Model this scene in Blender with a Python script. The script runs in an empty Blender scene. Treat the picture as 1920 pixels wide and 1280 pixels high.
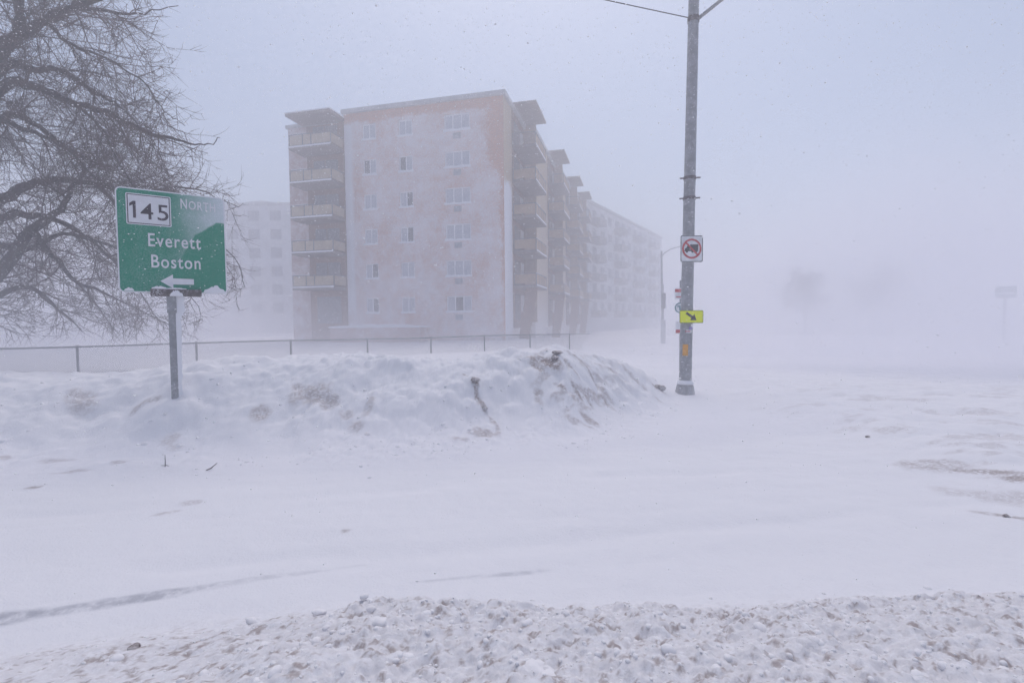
import bpy, bmesh, math, random
import numpy as np
from mathutils import Vector, Matrix

scn = bpy.context.scene
COL = scn.collection

# ------------------------------------------------------------------ camera, world, sun, exposure
F_PX, PITCH, ROLL = 936.24, 0.0418, 0.0099
cam_d = bpy.data.cameras.new("camera")
cam_d.sensor_width = 36.0
cam_d.lens = F_PX / 1920.0 * 36.0
cam_d.clip_start, cam_d.clip_end = 0.05, 2000.0
cam = bpy.data.objects.new("camera", cam_d)
COL.objects.link(cam)
_f = Vector((0, math.cos(PITCH), -math.sin(PITCH)))
_u = Vector((0, math.sin(PITCH), math.cos(PITCH)))
_r = Vector((1, 0, 0))
_r2 = _r * math.cos(ROLL) - _u * math.sin(ROLL)
_u2 = _r * math.sin(ROLL) + _u * math.cos(ROLL)
cam.matrix_world = Matrix(((_r2.x, _u2.x, -_f.x, 0), (_r2.y, _u2.y, -_f.y, 0),
                           (_r2.z, _u2.z, -_f.z, 1.8), (0, 0, 0, 1)))
scn.camera = cam

SUN_AZ, SUN_EL = 3.0, 68.0          # degrees: azimuth measured from straight ahead towards the right
world = bpy.data.worlds.new("World")
scn.world = world
world.use_nodes = True
wn = world.node_tree
sky = wn.nodes.new("ShaderNodeTexSky")
sky.sky_type = 'NISHITA'
sky.sun_disc = False
sky.sun_elevation = math.radians(SUN_EL)
sky.sun_rotation = math.radians(SUN_AZ)
sky.dust_density = 2.6
sky.air_density = 1.0
sky.ozone_density = 1.0
wn.links.new(sky.outputs[0], wn.nodes["Background"].inputs[0])
wn.nodes["Background"].inputs[1].default_value = 0.105

sd = bpy.data.lights.new("sun", 'SUN')
sd.energy = 1.0
sd.angle = math.radians(60)
sd.color = (1.0, 0.95, 0.93)
sun = bpy.data.objects.new("sun", sd)
COL.objects.link(sun)
_d = Vector((math.sin(math.radians(SUN_AZ)) * math.cos(math.radians(SUN_EL)),
             math.cos(math.radians(SUN_AZ)) * math.cos(math.radians(SUN_EL)),
             math.sin(math.radians(SUN_EL))))
sun.rotation_euler = _d.to_track_quat('Z', 'Y').to_euler()
sun.location = (0, 0, 60)

scn.view_settings.view_transform = 'Standard'
scn.view_settings.look = 'None'
scn.view_settings.exposure = 0.29
scn.view_settings.gamma = 1.0
scn.view_settings.use_curve_mapping = False
scn.render.engine = 'CYCLES'
scn.cycles.use_denoising = True
scn.cycles.max_bounces = 10
scn.cycles.volume_bounces = 6
scn.cycles.transparent_max_bounces = 12
HAZE_DENSITY = 0.0150
DRIFT_DENSITY = 0.05
HAZE_COLOR = (0.95, 0.95, 0.985, 1)
HAZE_ANISO = 0.55

# ------------------------------------------------------------------ helpers
class MB:
    """collects boxes, bars and tubes for ONE mesh object"""
    def __init__(self):
        self.v, self.f = [], []
    def add(self, vs, fs):
        n = len(self.v)
        self.v.extend([tuple(p) for p in vs])
        self.f.extend([tuple(i + n for i in q) for q in fs])
        return self
    def box(self, x0, x1, y0, y1, z0, z1):
        vs = [(x0, y0, z0), (x1, y0, z0), (x1, y1, z0), (x0, y1, z0),
              (x0, y0, z1), (x1, y0, z1), (x1, y1, z1), (x0, y1, z1)]
        return self.add(vs, [(0, 3, 2, 1), (4, 5, 6, 7), (0, 1, 5, 4), (1, 2, 6, 5), (2, 3, 7, 6), (3, 0, 4, 7)])
    def tube(self, pts, radii, n=8, cap=True):
        pts = [Vector(p) for p in pts]
        if not hasattr(radii, '__len__'):
            radii = [radii] * len(pts)
        rings, fs = [], []
        up = Vector((0.31, 0.17, 0.93))
        for i, p in enumerate(pts):
            t = pts[min(i + 1, len(pts) - 1)] - pts[max(i - 1, 0)]
            t = t.normalized() if t.length > 1e-9 else Vector((0, 0, 1))
            a = t.cross(up)
            if a.length < 1e-3:
                a = t.cross(Vector((1, 0, 0)))
            a.normalize()
            b = t.cross(a)
            for k in range(n):
                w = 2 * math.pi * k / n
                rings.append(p + (a * math.cos(w) + b * math.sin(w)) * radii[i])
        for i in range(len(pts) - 1):
            for k in range(n):
                k2 = (k + 1) % n
                fs.append((i * n + k, i * n + k2, (i + 1) * n + k2, (i + 1) * n + k))
        if cap:
            fs.append(tuple(range(n - 1, -1, -1)))
            fs.append(tuple((len(pts) - 1) * n + k for k in range(n)))
        return self.add(rings, fs)
    def prism(self, outline, y0, y1):
        """outline in x,z (counter-clockwise seen from -y), solid between y0 (front) and y1"""
        n = len(outline)
        vs = [(x, y0, z) for x, z in outline] + [(x, y1, z) for x, z in outline]
        fs = [tuple(range(n)), tuple(range(2 * n - 1, n - 1, -1))]
        for k in range(n):
            k2 = (k + 1) % n
            fs.append((k, n + k, n + k2, k2))
        return self.add(vs, fs)
    def ring(self, cx, cz, r0, r1, y0, y1, n=48):
        vs, fs = [], []
        for k in range(n):
            w = 2 * math.pi * k / n
            c, s = math.cos(w), math.sin(w)
            for r, y in ((r1, y0), (r0, y0), (r0, y1), (r1, y1)):
                vs.append((cx + r * c, y, cz + r * s))
        for k in range(n):
            a, b = 4 * k, 4 * ((k + 1) % n)
            for j in range(4):
                j2 = (j + 1) % 4
                fs.append((a + j, b + j, b + j2, a + j2))
        return self.add(vs, fs)
    def build(self, name, mat, parent=None, loc=None, smooth=False, bevel=0.0):
        me = bpy.data.meshes.new(name)
        me.from_pydata(self.v, [], self.f)
        me.validate()
        bm = bmesh.new(); bm.from_mesh(me)
        bmesh.ops.recalc_face_normals(bm, faces=bm.faces)
        if bevel:
            es = [e for e in bm.edges if len(e.link_faces) == 2 and e.calc_face_angle(0) > 0.6]
            bmesh.ops.bevel(bm, geom=es, offset=bevel, segments=2, affect='EDGES', profile=0.5)
        bm.to_mesh(me); bm.free()
        if smooth:
            me.polygons.foreach_set("use_smooth", [True] * len(me.polygons))
        if mat:
            me.materials.append(mat)
        o = bpy.data.objects.new(name, me)
        COL.objects.link(o)
        if parent: o.parent = parent
        if loc: o.location = loc
        return o

def mesh_np(name, V, faces_flat, per, mat, smooth=True, parent=None):
    me = bpy.data.meshes.new(name)
    V = np.asarray(V, np.float32); Fc = np.asarray(faces_flat, np.int32)
    nf = len(Fc) // per
    me.vertices.add(len(V)); me.vertices.foreach_set("co", V.ravel())
    me.loops.add(len(Fc)); me.loops.foreach_set("vertex_index", Fc)
    me.polygons.add(nf)
    me.polygons.foreach_set("loop_start", np.arange(nf, dtype=np.int32) * per)
    me.polygons.foreach_set("loop_total", np.full(nf, per, np.int32))
    me.update(calc_edges=True)
    if smooth:
        me.polygons.foreach_set("use_smooth", np.ones(nf, bool))
    me.materials.append(mat)
    o = bpy.data.objects.new(name, me)
    COL.objects.link(o)
    if parent: o.parent = parent
    return o

def tag(o, label=None, cat=None, group=None, kind=None):
    if label: o["label"] = label
    if cat: o["category"] = cat
    if group: o["group"] = group
    if kind: o["kind"] = kind
    return o

def empty(name, loc, rz=0.0):
    o = bpy.data.objects.new(name, None)
    o.empty_display_size = 0.3
    COL.objects.link(o)
    o.location = loc; o.rotation_euler = (0, 0, rz)
    return o

def copy_tree(o, parent=None):
    c = o.copy(); COL.objects.link(c)
    if parent: c.parent = parent
    for ch in list(o.children):
        copy_tree(ch, c)
    return c

def text_mesh(name, body, mat, parent, x, z, y, height, width=None, bold=0.0, depth=0.004, space=1.0):
    """lettering as a mesh: left edge x, baseline z, front face y, cap height, total width"""
    cu = bpy.data.curves.new(name, 'FONT')
    cu.body = body; cu.size = 1.0; cu.offset = bold; cu.resolution_u = 4; cu.space_character = space
    tmp = bpy.data.objects.new(name, cu); COL.objects.link(tmp)
    dg = bpy.context.evaluated_depsgraph_get(); dg.update()
    me = bpy.data.meshes.new_from_object(tmp.evaluated_get(dg))
    bpy.data.objects.remove(tmp); bpy.data.curves.remove(cu)
    co = np.array([v.co for v in me.vertices])
    x0, x1 = co[:, 0].min(), co[:, 0].max()
    zcap = 0.729                                  # cap height of the built-in face at size 1
    sz = height / zcap
    sx = (width / (x1 - x0)) if width else sz
    for v in me.vertices:
        v.co = ((v.co.x - x0) * sx + x, y, v.co.y * sz + z)
    bm = bmesh.new(); bm.from_mesh(me)
    bmesh.ops.remove_doubles(bm, verts=bm.verts, dist=1e-5)
    r = bmesh.ops.extrude_face_region(bm, geom=bm.faces[:])
    for g in r["geom"]:
        if isinstance(g, bmesh.types.BMVert): g.co.y += depth
    bmesh.ops.recalc_face_normals(bm, faces=bm.faces)
    bm.to_mesh(me); bm.free()
    me.materials.clear(); me.materials.append(mat)
    me.name = name
    o = bpy.data.objects.new(name, me); COL.objects.link(o); o.parent = parent
    return o

# ------------------------------------------------------------------ materials
class NT:
    def __init__(self, name, rough=0.6, spec=0.3):
        self.m = bpy.data.materials.new(name); self.m.use_nodes = True
        self.t = self.m.node_tree; self.b = self.t.nodes["Principled BSDF"]
        self.b.inputs["Roughness"].default_value = rough
        self.b.inputs["Specular IOR Level"].default_value = spec
    def n(self, typ, **kw):
        nd = self.t.nodes.new("ShaderNode" + typ)
        for k, v in kw.items():
            if k.startswith("i_"): nd.inputs[k[2:].replace("_", " ")].default_value = v
            else: setattr(nd, k, v)
        return nd
    def l(self, a, b): self.t.links.new(a, b)
    def math(self, op, a, b=None, c=None, clamp=False):
        nd = self.n("Math", operation=op, use_clamp=clamp)
        for i, v in enumerate((a, b, c)):
            if v is None: continue
            if hasattr(v, "is_linked"): self.l(v, nd.inputs[i])
            else: nd.inputs[i].default_value = v
        return nd.outputs[0]
    def mix(self, fac, a, b):
        nd = self.n("Mix", data_type='RGBA')
        for sock, v in ((nd.inputs["Factor"], fac), (nd.inputs["A"], a), (nd.inputs["B"], b)):
            if hasattr(v, "is_linked"): self.l(v, sock)
            elif hasattr(v, "__len__"): sock.default_value = tuple(v) + ((1,) if len(v) == 3 else ())
            else: sock.default_value = v
        return nd.outputs["Result"]
    def noise(self, scale, detail=4, rough=0.55, vec=None, dim='3D', dist=0.0):
        nd = self.n("TexNoise", noise_dimensions=dim)
        nd.inputs["Scale"].default_value = scale; nd.inputs["Detail"].default_value = detail
        nd.inputs["Roughness"].default_value = rough; nd.inputs["Distortion"].default_value = dist
        if vec is not None: self.l(vec, nd.inputs["Vector"])
        return nd.outputs["Fac"]
    def ramp(self, val, a, b, lo=0.0, hi=1.0):
        nd = self.n("MapRange", interpolation_type='SMOOTHSTEP')
        nd.inputs["From Min"].default_value = a; nd.inputs["From Max"].default_value = b
        nd.inputs["To Min"].default_value = lo; nd.inputs["To Max"].default_value = hi
        self.l(val, nd.inputs["Value"]); return nd.outputs["Result"]
    def obj(self): 
        return self.n("TexCoord").outputs["Object"]
    def color(self, c):
        s = self.b.inputs["Base Color"]
        if hasattr(c, "is_linked"): self.l(c, s)
        else: s.default_value = tuple(c) + (1,)
    def bump(self, h, strength=0.3, dist=0.02):
        nd = self.n("Bump"); nd.inputs["Strength"].default_value = strength; nd.inputs["Distance"].default_value = dist
        self.l(h, nd.inputs["Height"]); self.l(nd.outputs[0], self.b.inputs["Normal"])

SNOW = (0.86, 0.86, 0.89)

def flecked(name, col, amount=0.35, scale=6.0, rough=0.6, var=0.15, metallic=0.0, fine=60.0):
    """a plain coloured surface with wind-driven snow dust sticking to it"""
    k = NT(name, rough)
    co = k.obj()
    big = k.noise(scale, 5, 0.6, co); fin = k.noise(fine, 3, 0.6, co)
    base = k.mix(k.ramp(big, 0.3, 0.7), [c * (1 - var) for c in col], [min(1, c * (1 + var)) for c in col])
    m = k.math('MULTIPLY', k.ramp(fin, 0.5, 0.72), k.ramp(big, 0.35, 0.75))
    m = k.math('MULTIPLY', m, amount * 2.2, clamp=True)
    k.color(k.mix(m, base, SNOW))
    k.b.inputs["Metallic"].default_value = metallic
    k.bump(fin, 0.25, 0.01)
    return k.m

M = {}
def build_materials():
    # snow on the ground: clean white, dirty plough snow and scoured ice from two painted-on-the-mesh masks
    k = NT("ground_snow", 0.75, 0.25)
    at_d = k.n("Attribute", attribute_name="dirt").outputs["Fac"]
    at_i = k.n("Attribute", attribute_name="ice").outputs["Fac"]
    co = k.obj()
    n1 = k.noise(9, 6, 0.65, co); n2 = k.noise(55, 4, 0.6, co)
    n3 = k.noise(26, 5, 0.7, co)
    d = k.math('MULTIPLY', at_d, k.math('MULTIPLY', k.ramp(n1, 0.26, 0.55), k.ramp(n3, 0.32, 0.54)))
    c = k.mix(d, (0.75, 0.75, 0.785), (0.23, 0.17, 0.15))
    c = k.mix(k.math('MULTIPLY', at_i, k.ramp(n1, 0.25, 0.6)), c, (0.36, 0.37, 0.42))
    k.color(c)
    k.bump(k.math('ADD', n1, k.math('MULTIPLY', n2, 0.8)), 0.45, 0.02)
    M['ground'] = k.m

    k = NT("clod_snow", 0.8, 0.2)
    co = k.obj()
    n1 = k.noise(2.2, 4, 0.6, co); n2 = k.noise(40, 4, 0.6, co)
    c = k.mix(k.ramp(n1, 0.52, 0.75, 0, 0.35), (0.80, 0.79, 0.81), (0.55, 0.46, 0.40))
    k.color(c); k.bump(n2, 0.4, 0.01)
    M['clod'] = k.m

    k = NT("crust_snow", 0.8, 0.2)
    n2 = k.noise(30, 4, 0.6, k.obj()); k.color(SNOW); k.bump(n2, 0.4, 0.01)
    M['snow'] = k.m

    k = NT("dirty_ice", 0.8, 0.25)
    n2 = k.noise(14, 5, 0.65, k.obj())
    k.color(k.mix(k.ramp(n2, 0.35, 0.65), (0.16, 0.13, 0.125), (0.62, 0.58, 0.58))); k.bump(n2, 0.6, 0.03)
    M['dirty_ice'] = k.m

    # facade brick plastered with driven snow. Local x = 0 at the street corner, z = height
    def brick(name, c1, c2, mode):
        k = NT(name, 0.85, 0.15)
        co = k.obj()
        sx = k.n("SeparateXYZ"); k.l(co, sx.inputs[0])
        x, y, z = sx.outputs
        bt = k.n("TexBrick", i_Scale=1.0)
        bt.inputs["Color1"].default_value = tuple(c1) + (1,); bt.inputs["Color2"].default_value = tuple(c2) + (1,)
        bt.inputs["Mortar"].default_value = (0.40, 0.36, 0.34, 1)
        bt.inputs["Brick Width"].default_value = 0.22; bt.inputs["Row Height"].default_value = 0.075
        bt.inputs["Mortar Size"].default_value = 0.009
        cb = k.n("CombineXYZ"); k.l(k.math('ADD', x, y), cb.inputs[0]); k.l(z, cb.inputs[1])
        k.l(cb.outputs[0], bt.inputs["Vector"])
        big = k.noise(0.35, 5, 0.6, co); mid = k.noise(1.6, 6, 0.68, co); fin = k.noise(9, 4, 0.7, co)
        wob = k.math('ADD', k.math('MULTIPLY', k.math('SUBTRACT', big, 0.5), 2.0),
                     k.math('MULTIPLY', k.math('SUBTRACT', mid, 0.5), 1.6))
        if mode == 'front':
            w = k.ramp(z, 11.8, 14.6, 0.45, 1.5)                   # scoured strip along the corner, wider high up
            w = k.math('ADD', w, k.math('MULTIPLY', wob, 0.8))
            edge = k.ramp(k.math('ADD', k.math('ADD', x, w), k.math('MULTIPLY', k.math('SUBTRACT', fin, 0.5), 1.6)), -0.3, 0.55)
            edge = k.math('MULTIPLY', edge, 0.92)
            tw = k.math('ADD', k.math('SUBTRACT', z, 17.65), k.math('MULTIPLY', wob, 0.7))
            top = k.math('MULTIPLY', k.ramp(tw, -0.25, 0.3), 0.9)
            low = k.math('MULTIPLY', k.ramp(z, 1.0, 4.5, 0.42, 0.0), k.ramp(mid, 0.35, 0.65))
            gen = k.math('MULTIPLY', k.ramp(k.math('ADD', k.math('MULTIPLY', big, 0.7), k.math('ADD', k.math('MULTIPLY', mid, 0.5), k.math('MULTIPLY', fin, 0.55))), 0.72, 1.12), 0.60)
            gen = k.math('ADD', gen, 0.2)
            gen = k.math('MULTIPLY', gen, k.ramp(x, -12.75, -12.35))
            rev = k.math('MAXIMUM', k.math('MAXIMUM', edge, top), k.math('MAXIMUM', low, gen))
        elif mode == 'side':
            # deep between the balcony stacks the brick stays bare; the windward strip is packed low down
            near = k.ramp(k.math('ADD', y, k.math('MULTIPLY', wob, 0.3)), 2.2, 2.6)
            high = k.ramp(k.math('ADD', z, wob), 11.9, 12.7)
            rev = k.math('MAXIMUM', k.math('MULTIPLY', high, 0.9), k.math('MULTIPLY', near, 0.75))
            rev = k.math('MULTIPLY', rev, k.ramp(z, 0.5, 5.0, 0.35, 1.0))
        else:
            rev = k.math('ADD', k.ramp(k.math('ADD', big, mid), 0.7, 1.2, 0.25, 0.85), 0.05)
        rev = k.math('MULTIPLY', rev, k.ramp(fin, 0.2, 0.5, 0.55, 1.0), clamp=True)
        k.color(k.mix(rev, SNOW, bt.outputs["Color"]))
        k.bump(k.math('ADD', mid, fin), 0.4, 0.03)
        return k.m
    M['brick_front'] = brick("brick_front", (0.66, 0.25, 0.08), (0.52, 0.175, 0.055), 'front')
    M['brick_side'] = brick("brick_side", (0.52, 0.34, 0.11), (0.43, 0.28, 0.09), 'side')
    M['brick_bare_shade'] = flecked("bare_and_shaded_brick", (0.20, 0.10, 0.055), 0.10, 2.0, rough=0.9)  # bare brick of pier and struts; recess walls use its dark as painted shade
    M['panel_tan'] = flecked("tan_panel", (0.36, 0.24, 0.13), 0.2, 1.2)
    M['brick_plain'] = brick("brick_plain", (0.42, 0.19, 0.12), (0.34, 0.15, 0.09), 'plain')

    M['fascia'] = flecked("grey_fascia", (0.42, 0.43, 0.44), 0.5, 2.0)
    M['concrete'] = flecked("concrete", (0.30, 0.28, 0.27), 0.35, 1.5)
    M['soffit'] = flecked("soffit", (0.17, 0.13, 0.115), 0.12, 1.5)
    M['panel'] = flecked("cream_panel", (0.45, 0.36, 0.24), 0.3, 1.2)
    M['metal_dark'] = flecked("dark_metal", (0.10, 0.10, 0.11), 0.25, 5)
    M['door'] = flecked("pale_door", (0.55, 0.53, 0.52), 0.3, 2)
    M['window_frame'] = flecked("window_frame", (0.84, 0.84, 0.86), 0.3, 4)
    M['grille'] = flecked("grey_grille", (0.40, 0.41, 0.43), 0.4, 5)
    # glass over blinds: stripes of the slats inside
    def pane(name, c1, c2, rough):
        k = NT(name, rough, 0.5)
        co = k.obj(); sx = k.n("SeparateXYZ"); k.l(co, sx.inputs[0])
        w = k.math('SINE', k.math('MULTIPLY', sx.outputs[0], 62.0))
        nz = k.noise(2.5, 3, 0.6, co); fz = k.noise(14, 5, 0.7, co)
        f = k.math('ADD', k.math('MULTIPLY', k.ramp(w, -1, 1), 0.3), k.math('MULTIPLY', nz, 0.7))
        c = k.mix(f, c1, c2)
        k.color(k.mix(k.math('MULTIPLY', k.ramp(fz, 0.45, 0.7), 0.45), c, SNOW))
        return k.m
    M['pane_blind'] = pane("pane_blind", (0.34, 0.36, 0.41), (0.66, 0.67, 0.70), 0.25)
    M['pane_dark'] = pane("pane_dark", (0.035, 0.035, 0.04), (0.16, 0.16, 0.18), 0.15)
    M['far_wall'] = flecked("far_wall", (0.58, 0.59, 0.61), 0.4, 0.5, fine=8)
    M['far_glass'] = flecked("far_glass", (0.24, 0.25, 0.28), 0.25, 0.8, rough=0.3)
    M['galv'] = flecked("galvanised_pole", (0.31, 0.315, 0.33), 0.34, 7, rough=0.55, fine=38)
    M['bark'] = flecked("bark", (0.045, 0.034, 0.035), 0.18, 3, rough=0.9, fine=25)
    M['twig'] = flecked("twig_bark", (0.085, 0.055, 0.055), 0.08, 3, rough=0.9, fine=25)
    M['fence_metal'] = flecked("fence_metal", (0.22, 0.23, 0.24), 0.2, 5, rough=0.6)
    M['rust'] = flecked("rusty_clamp", (0.12, 0.10, 0.10), 0.45, 8, rough=0.7)
    M['white_paint'] = flecked("white_sheeting", (0.80, 0.80, 0.82), 0.2, 4, rough=0.45)
    M['black_paint'] = flecked("black_sheeting", (0.035, 0.035, 0.04), 0.12, 9, rough=0.5)
    M['red_paint'] = flecked("red_sheeting", (0.55, 0.05, 0.06), 0.25, 9, rough=0.5)
    M['yellow_paint'] = flecked("fluorescent_yellow", (0.90, 0.96, 0.0), 0.03, 9, rough=0.5, var=0.03)
    M['olive_paint'] = flecked("olive_border", (0.22, 0.25, 0.03), 0.05, 9, rough=0.5)
    M['orange_paint'] = flecked("orange_sticker", (0.72, 0.34, 0.04), 0.15, 9)
    M['purple_paint'] = flecked("purple_sticker", (0.30, 0.22, 0.50), 0.3, 9)
    M['teal_paint'] = flecked("teal_print", (0.10, 0.25, 0.28), 0.25, 9)
    M['far_sign'] = flecked("far_sign", (0.06, 0.12, 0.11), 0.2, 1.0)
    k = NT("snowflake", 0.9, 0.1); k.color((0.96, 0.96, 0.97))
    tr = k.n("BsdfTranslucent"); tr.inputs[0].default_value = (0.98, 0.98, 0.99, 1)
    ms = k.n("MixShader"); ms.inputs[0].default_value = 0.7
    k.l(k.b.outputs[0], ms.inputs[1]); k.l(tr.outputs[0], ms.inputs[2]); k.l(ms.outputs[0], k.t.nodes["Material Output"].inputs[0])
    M['flake'] = k.m

    # green guide sign: sign-local x 0..1.355, z 0..1.5 (origin at the lower left corner of the panel)
    def sign_mat(name, col, snow_gain):
        k = NT(name, 0.6, 0.12)
        tc = k.n("TexCoord"); tc.object = bpy.data.objects["guide_sign"]
        sx = k.n("SeparateXYZ"); k.l(tc.outputs["Object"], sx.inputs[0])
        x = sx.outputs[0]; z = k.math('SUBTRACT', sx.outputs[2], 1.72)
        co = tc.outputs["Object"]
        n1 = k.noise(3.0, 5, 0.6, co); n2 = k.noise(70, 3, 0.7, co); n3 = k.noise(9, 5, 0.65, co)
        # lower edge of the rime patch on the right: rises from the lettering to the right-hand corner
        e1 = k.math('ADD', k.math('MULTIPLY', x, 2.0), -1.02)        # z of the edge
        e2 = k.math('ADD', k.math('MULTIPLY', x, 0.75), 0.165)
        edge = k.math('MINIMUM', k.math('MINIMUM', e1, e2), 1.09)
        above = k.math('SUBTRACT', z, k.math('ADD', edge, k.math('MULTIPLY', k.math('SUBTRACT', n1, 0.5), 0.12)))
        sharp = k.ramp(above, -0.012, 0.03)
        fall = k.ramp(k.math('ADD', x, k.math('MULTIPLY', n1, 0.25)), 0.66, 1.50)   # thicker towards the right
        up = k.ramp(z, 0.45, 1.2, 0.5, 1.0)
        patch = k.math('MULTIPLY', k.math('MULTIPLY', sharp, fall), up)
        dust = k.math('MULTIPLY', k.ramp(n2, 0.40, 0.75), k.ramp(n1, 0.25, 0.75, 0.08, 0.36))
        dust = k.math('MULTIPLY', dust, k.math('MAXIMUM', sharp, 0.55))
        tot = k.math('MULTIPLY', k.math('ADD', k.math('MULTIPLY', patch, 0.78), dust), snow_gain, clamp=True)
        base = k.mix(n3, [c * 0.85 for c in col], [min(1, c * 1.12) for c in col])
        k.color(k.mix(tot, base, (0.80, 0.82, 0.87)))
        return k.m
    M['sign_green'] = sign_mat("sign_green", (0.0, 0.26, 0.155), 1.0)
    M['sign_white'] = sign_mat("sign_white", (0.80, 0.80, 0.83), 0.3)
    M['sign_black'] = sign_mat("sign_black", (0.05, 0.035, 0.05), 0.35)

# ------------------------------------------------------------------ ground
def _hash(ix, iy, s):
    h = (ix.astype(np.int64) * 374761393 + iy.astype(np.int64) * 668265263 + s * 144665117) & 0xFFFFFFFF
    h = ((h ^ (h >> 13)) * 1274126177) & 0xFFFFFFFF
    h = (h ^ (h >> 16)) & 0xFFFFFFFF
    return h.astype(np.float64) / 4294967295.0

def vnoise(x, y, s=0):
    ix, iy = np.floor(x), np.floor(y)
    fx, fy = x - ix, y - iy
    fx = fx * fx * fx * (fx * (fx * 6 - 15) + 10); fy = fy * fy * fy * (fy * (fy * 6 - 15) + 10)
    a = _hash(ix, iy, s); b = _hash(ix + 1, iy, s); c = _hash(ix, iy + 1, s); d = _hash(ix + 1, iy + 1, s)
    return (a + (b - a) * fx) * (1 - fy) + (c + (d - c) * fx) * fy

def fbm(x, y, s=0, octv=4, gain=0.5):
    t, a, n = 0.0, 1.0, 0.0
    for k in range(octv):
        t = t + a * vnoise(x, y, s + 17 * k); n += a
        x, y = x * 2.03 + 5.3, y * 2.03 - 3.1; a *= gain
    return t / n                                   # 0..1

def lumps(x, y, s=0):
    """rounded clods: 1 - distance to the nearest jittered point (0..1)"""
    ix, iy = np.floor(x), np.floor(y)
    best = np.full(np.shape(x), 9.0)
    for dx in (-1, 0, 1):
        for dy in (-1, 0, 1):
            jx, jy = ix + dx, iy + dy
            px = jx + _hash(jx, jy, s); py = jy + _hash(jx, jy, s + 7)
            rr = 0.6 + 0.8 * _hash(jx, jy, s + 13)
            best = np.minimum(best, ((x - px) ** 2 + (y - py) ** 2) / rr)
    return np.clip(1 - best, 0, 1)

def sstep(t):
    t = np.clip(t, 0, 1); return t * t * (3 - 2 * t)

TOE_X = [-60, -14, -9, -6, -4.5, -3, -0.5, 1, 2.5, 3.6, 4.5, 6, 10, 60]
TOE_Y = [5.6, 5.7, 5.9, 6.2, 6.55, 6.5, 6.9, 7.4, 9.0, 10.9, 12.5, 16, 24, 90]
CR_X = [-60, -14, -8, -6, -4.5, -3, -1.5, -0.2, 0.85, 1.5, 2.2, 3.0, 3.7, 4.6, 6]
CR_H = [0.7, 0.75, 0.86, 0.98, 1.10, 1.12, 1.04, 1.10, 1.28, 1.02, 0.80, 0.55, 0.28, 0.08, 0.0]

def chunk_zone(X, Y):
    """1 on the heap of ploughed chunks the camera stands on"""
    lim = 3.17 + 0.3 * np.clip((X + 1.0) / 1.8, -1.3, 0.15) + 0.25 * (fbm(X * 1.1, Y * 1.1, 91, 4) - 0.5)
    return sstep((lim - Y) / 0.55), lim

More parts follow.
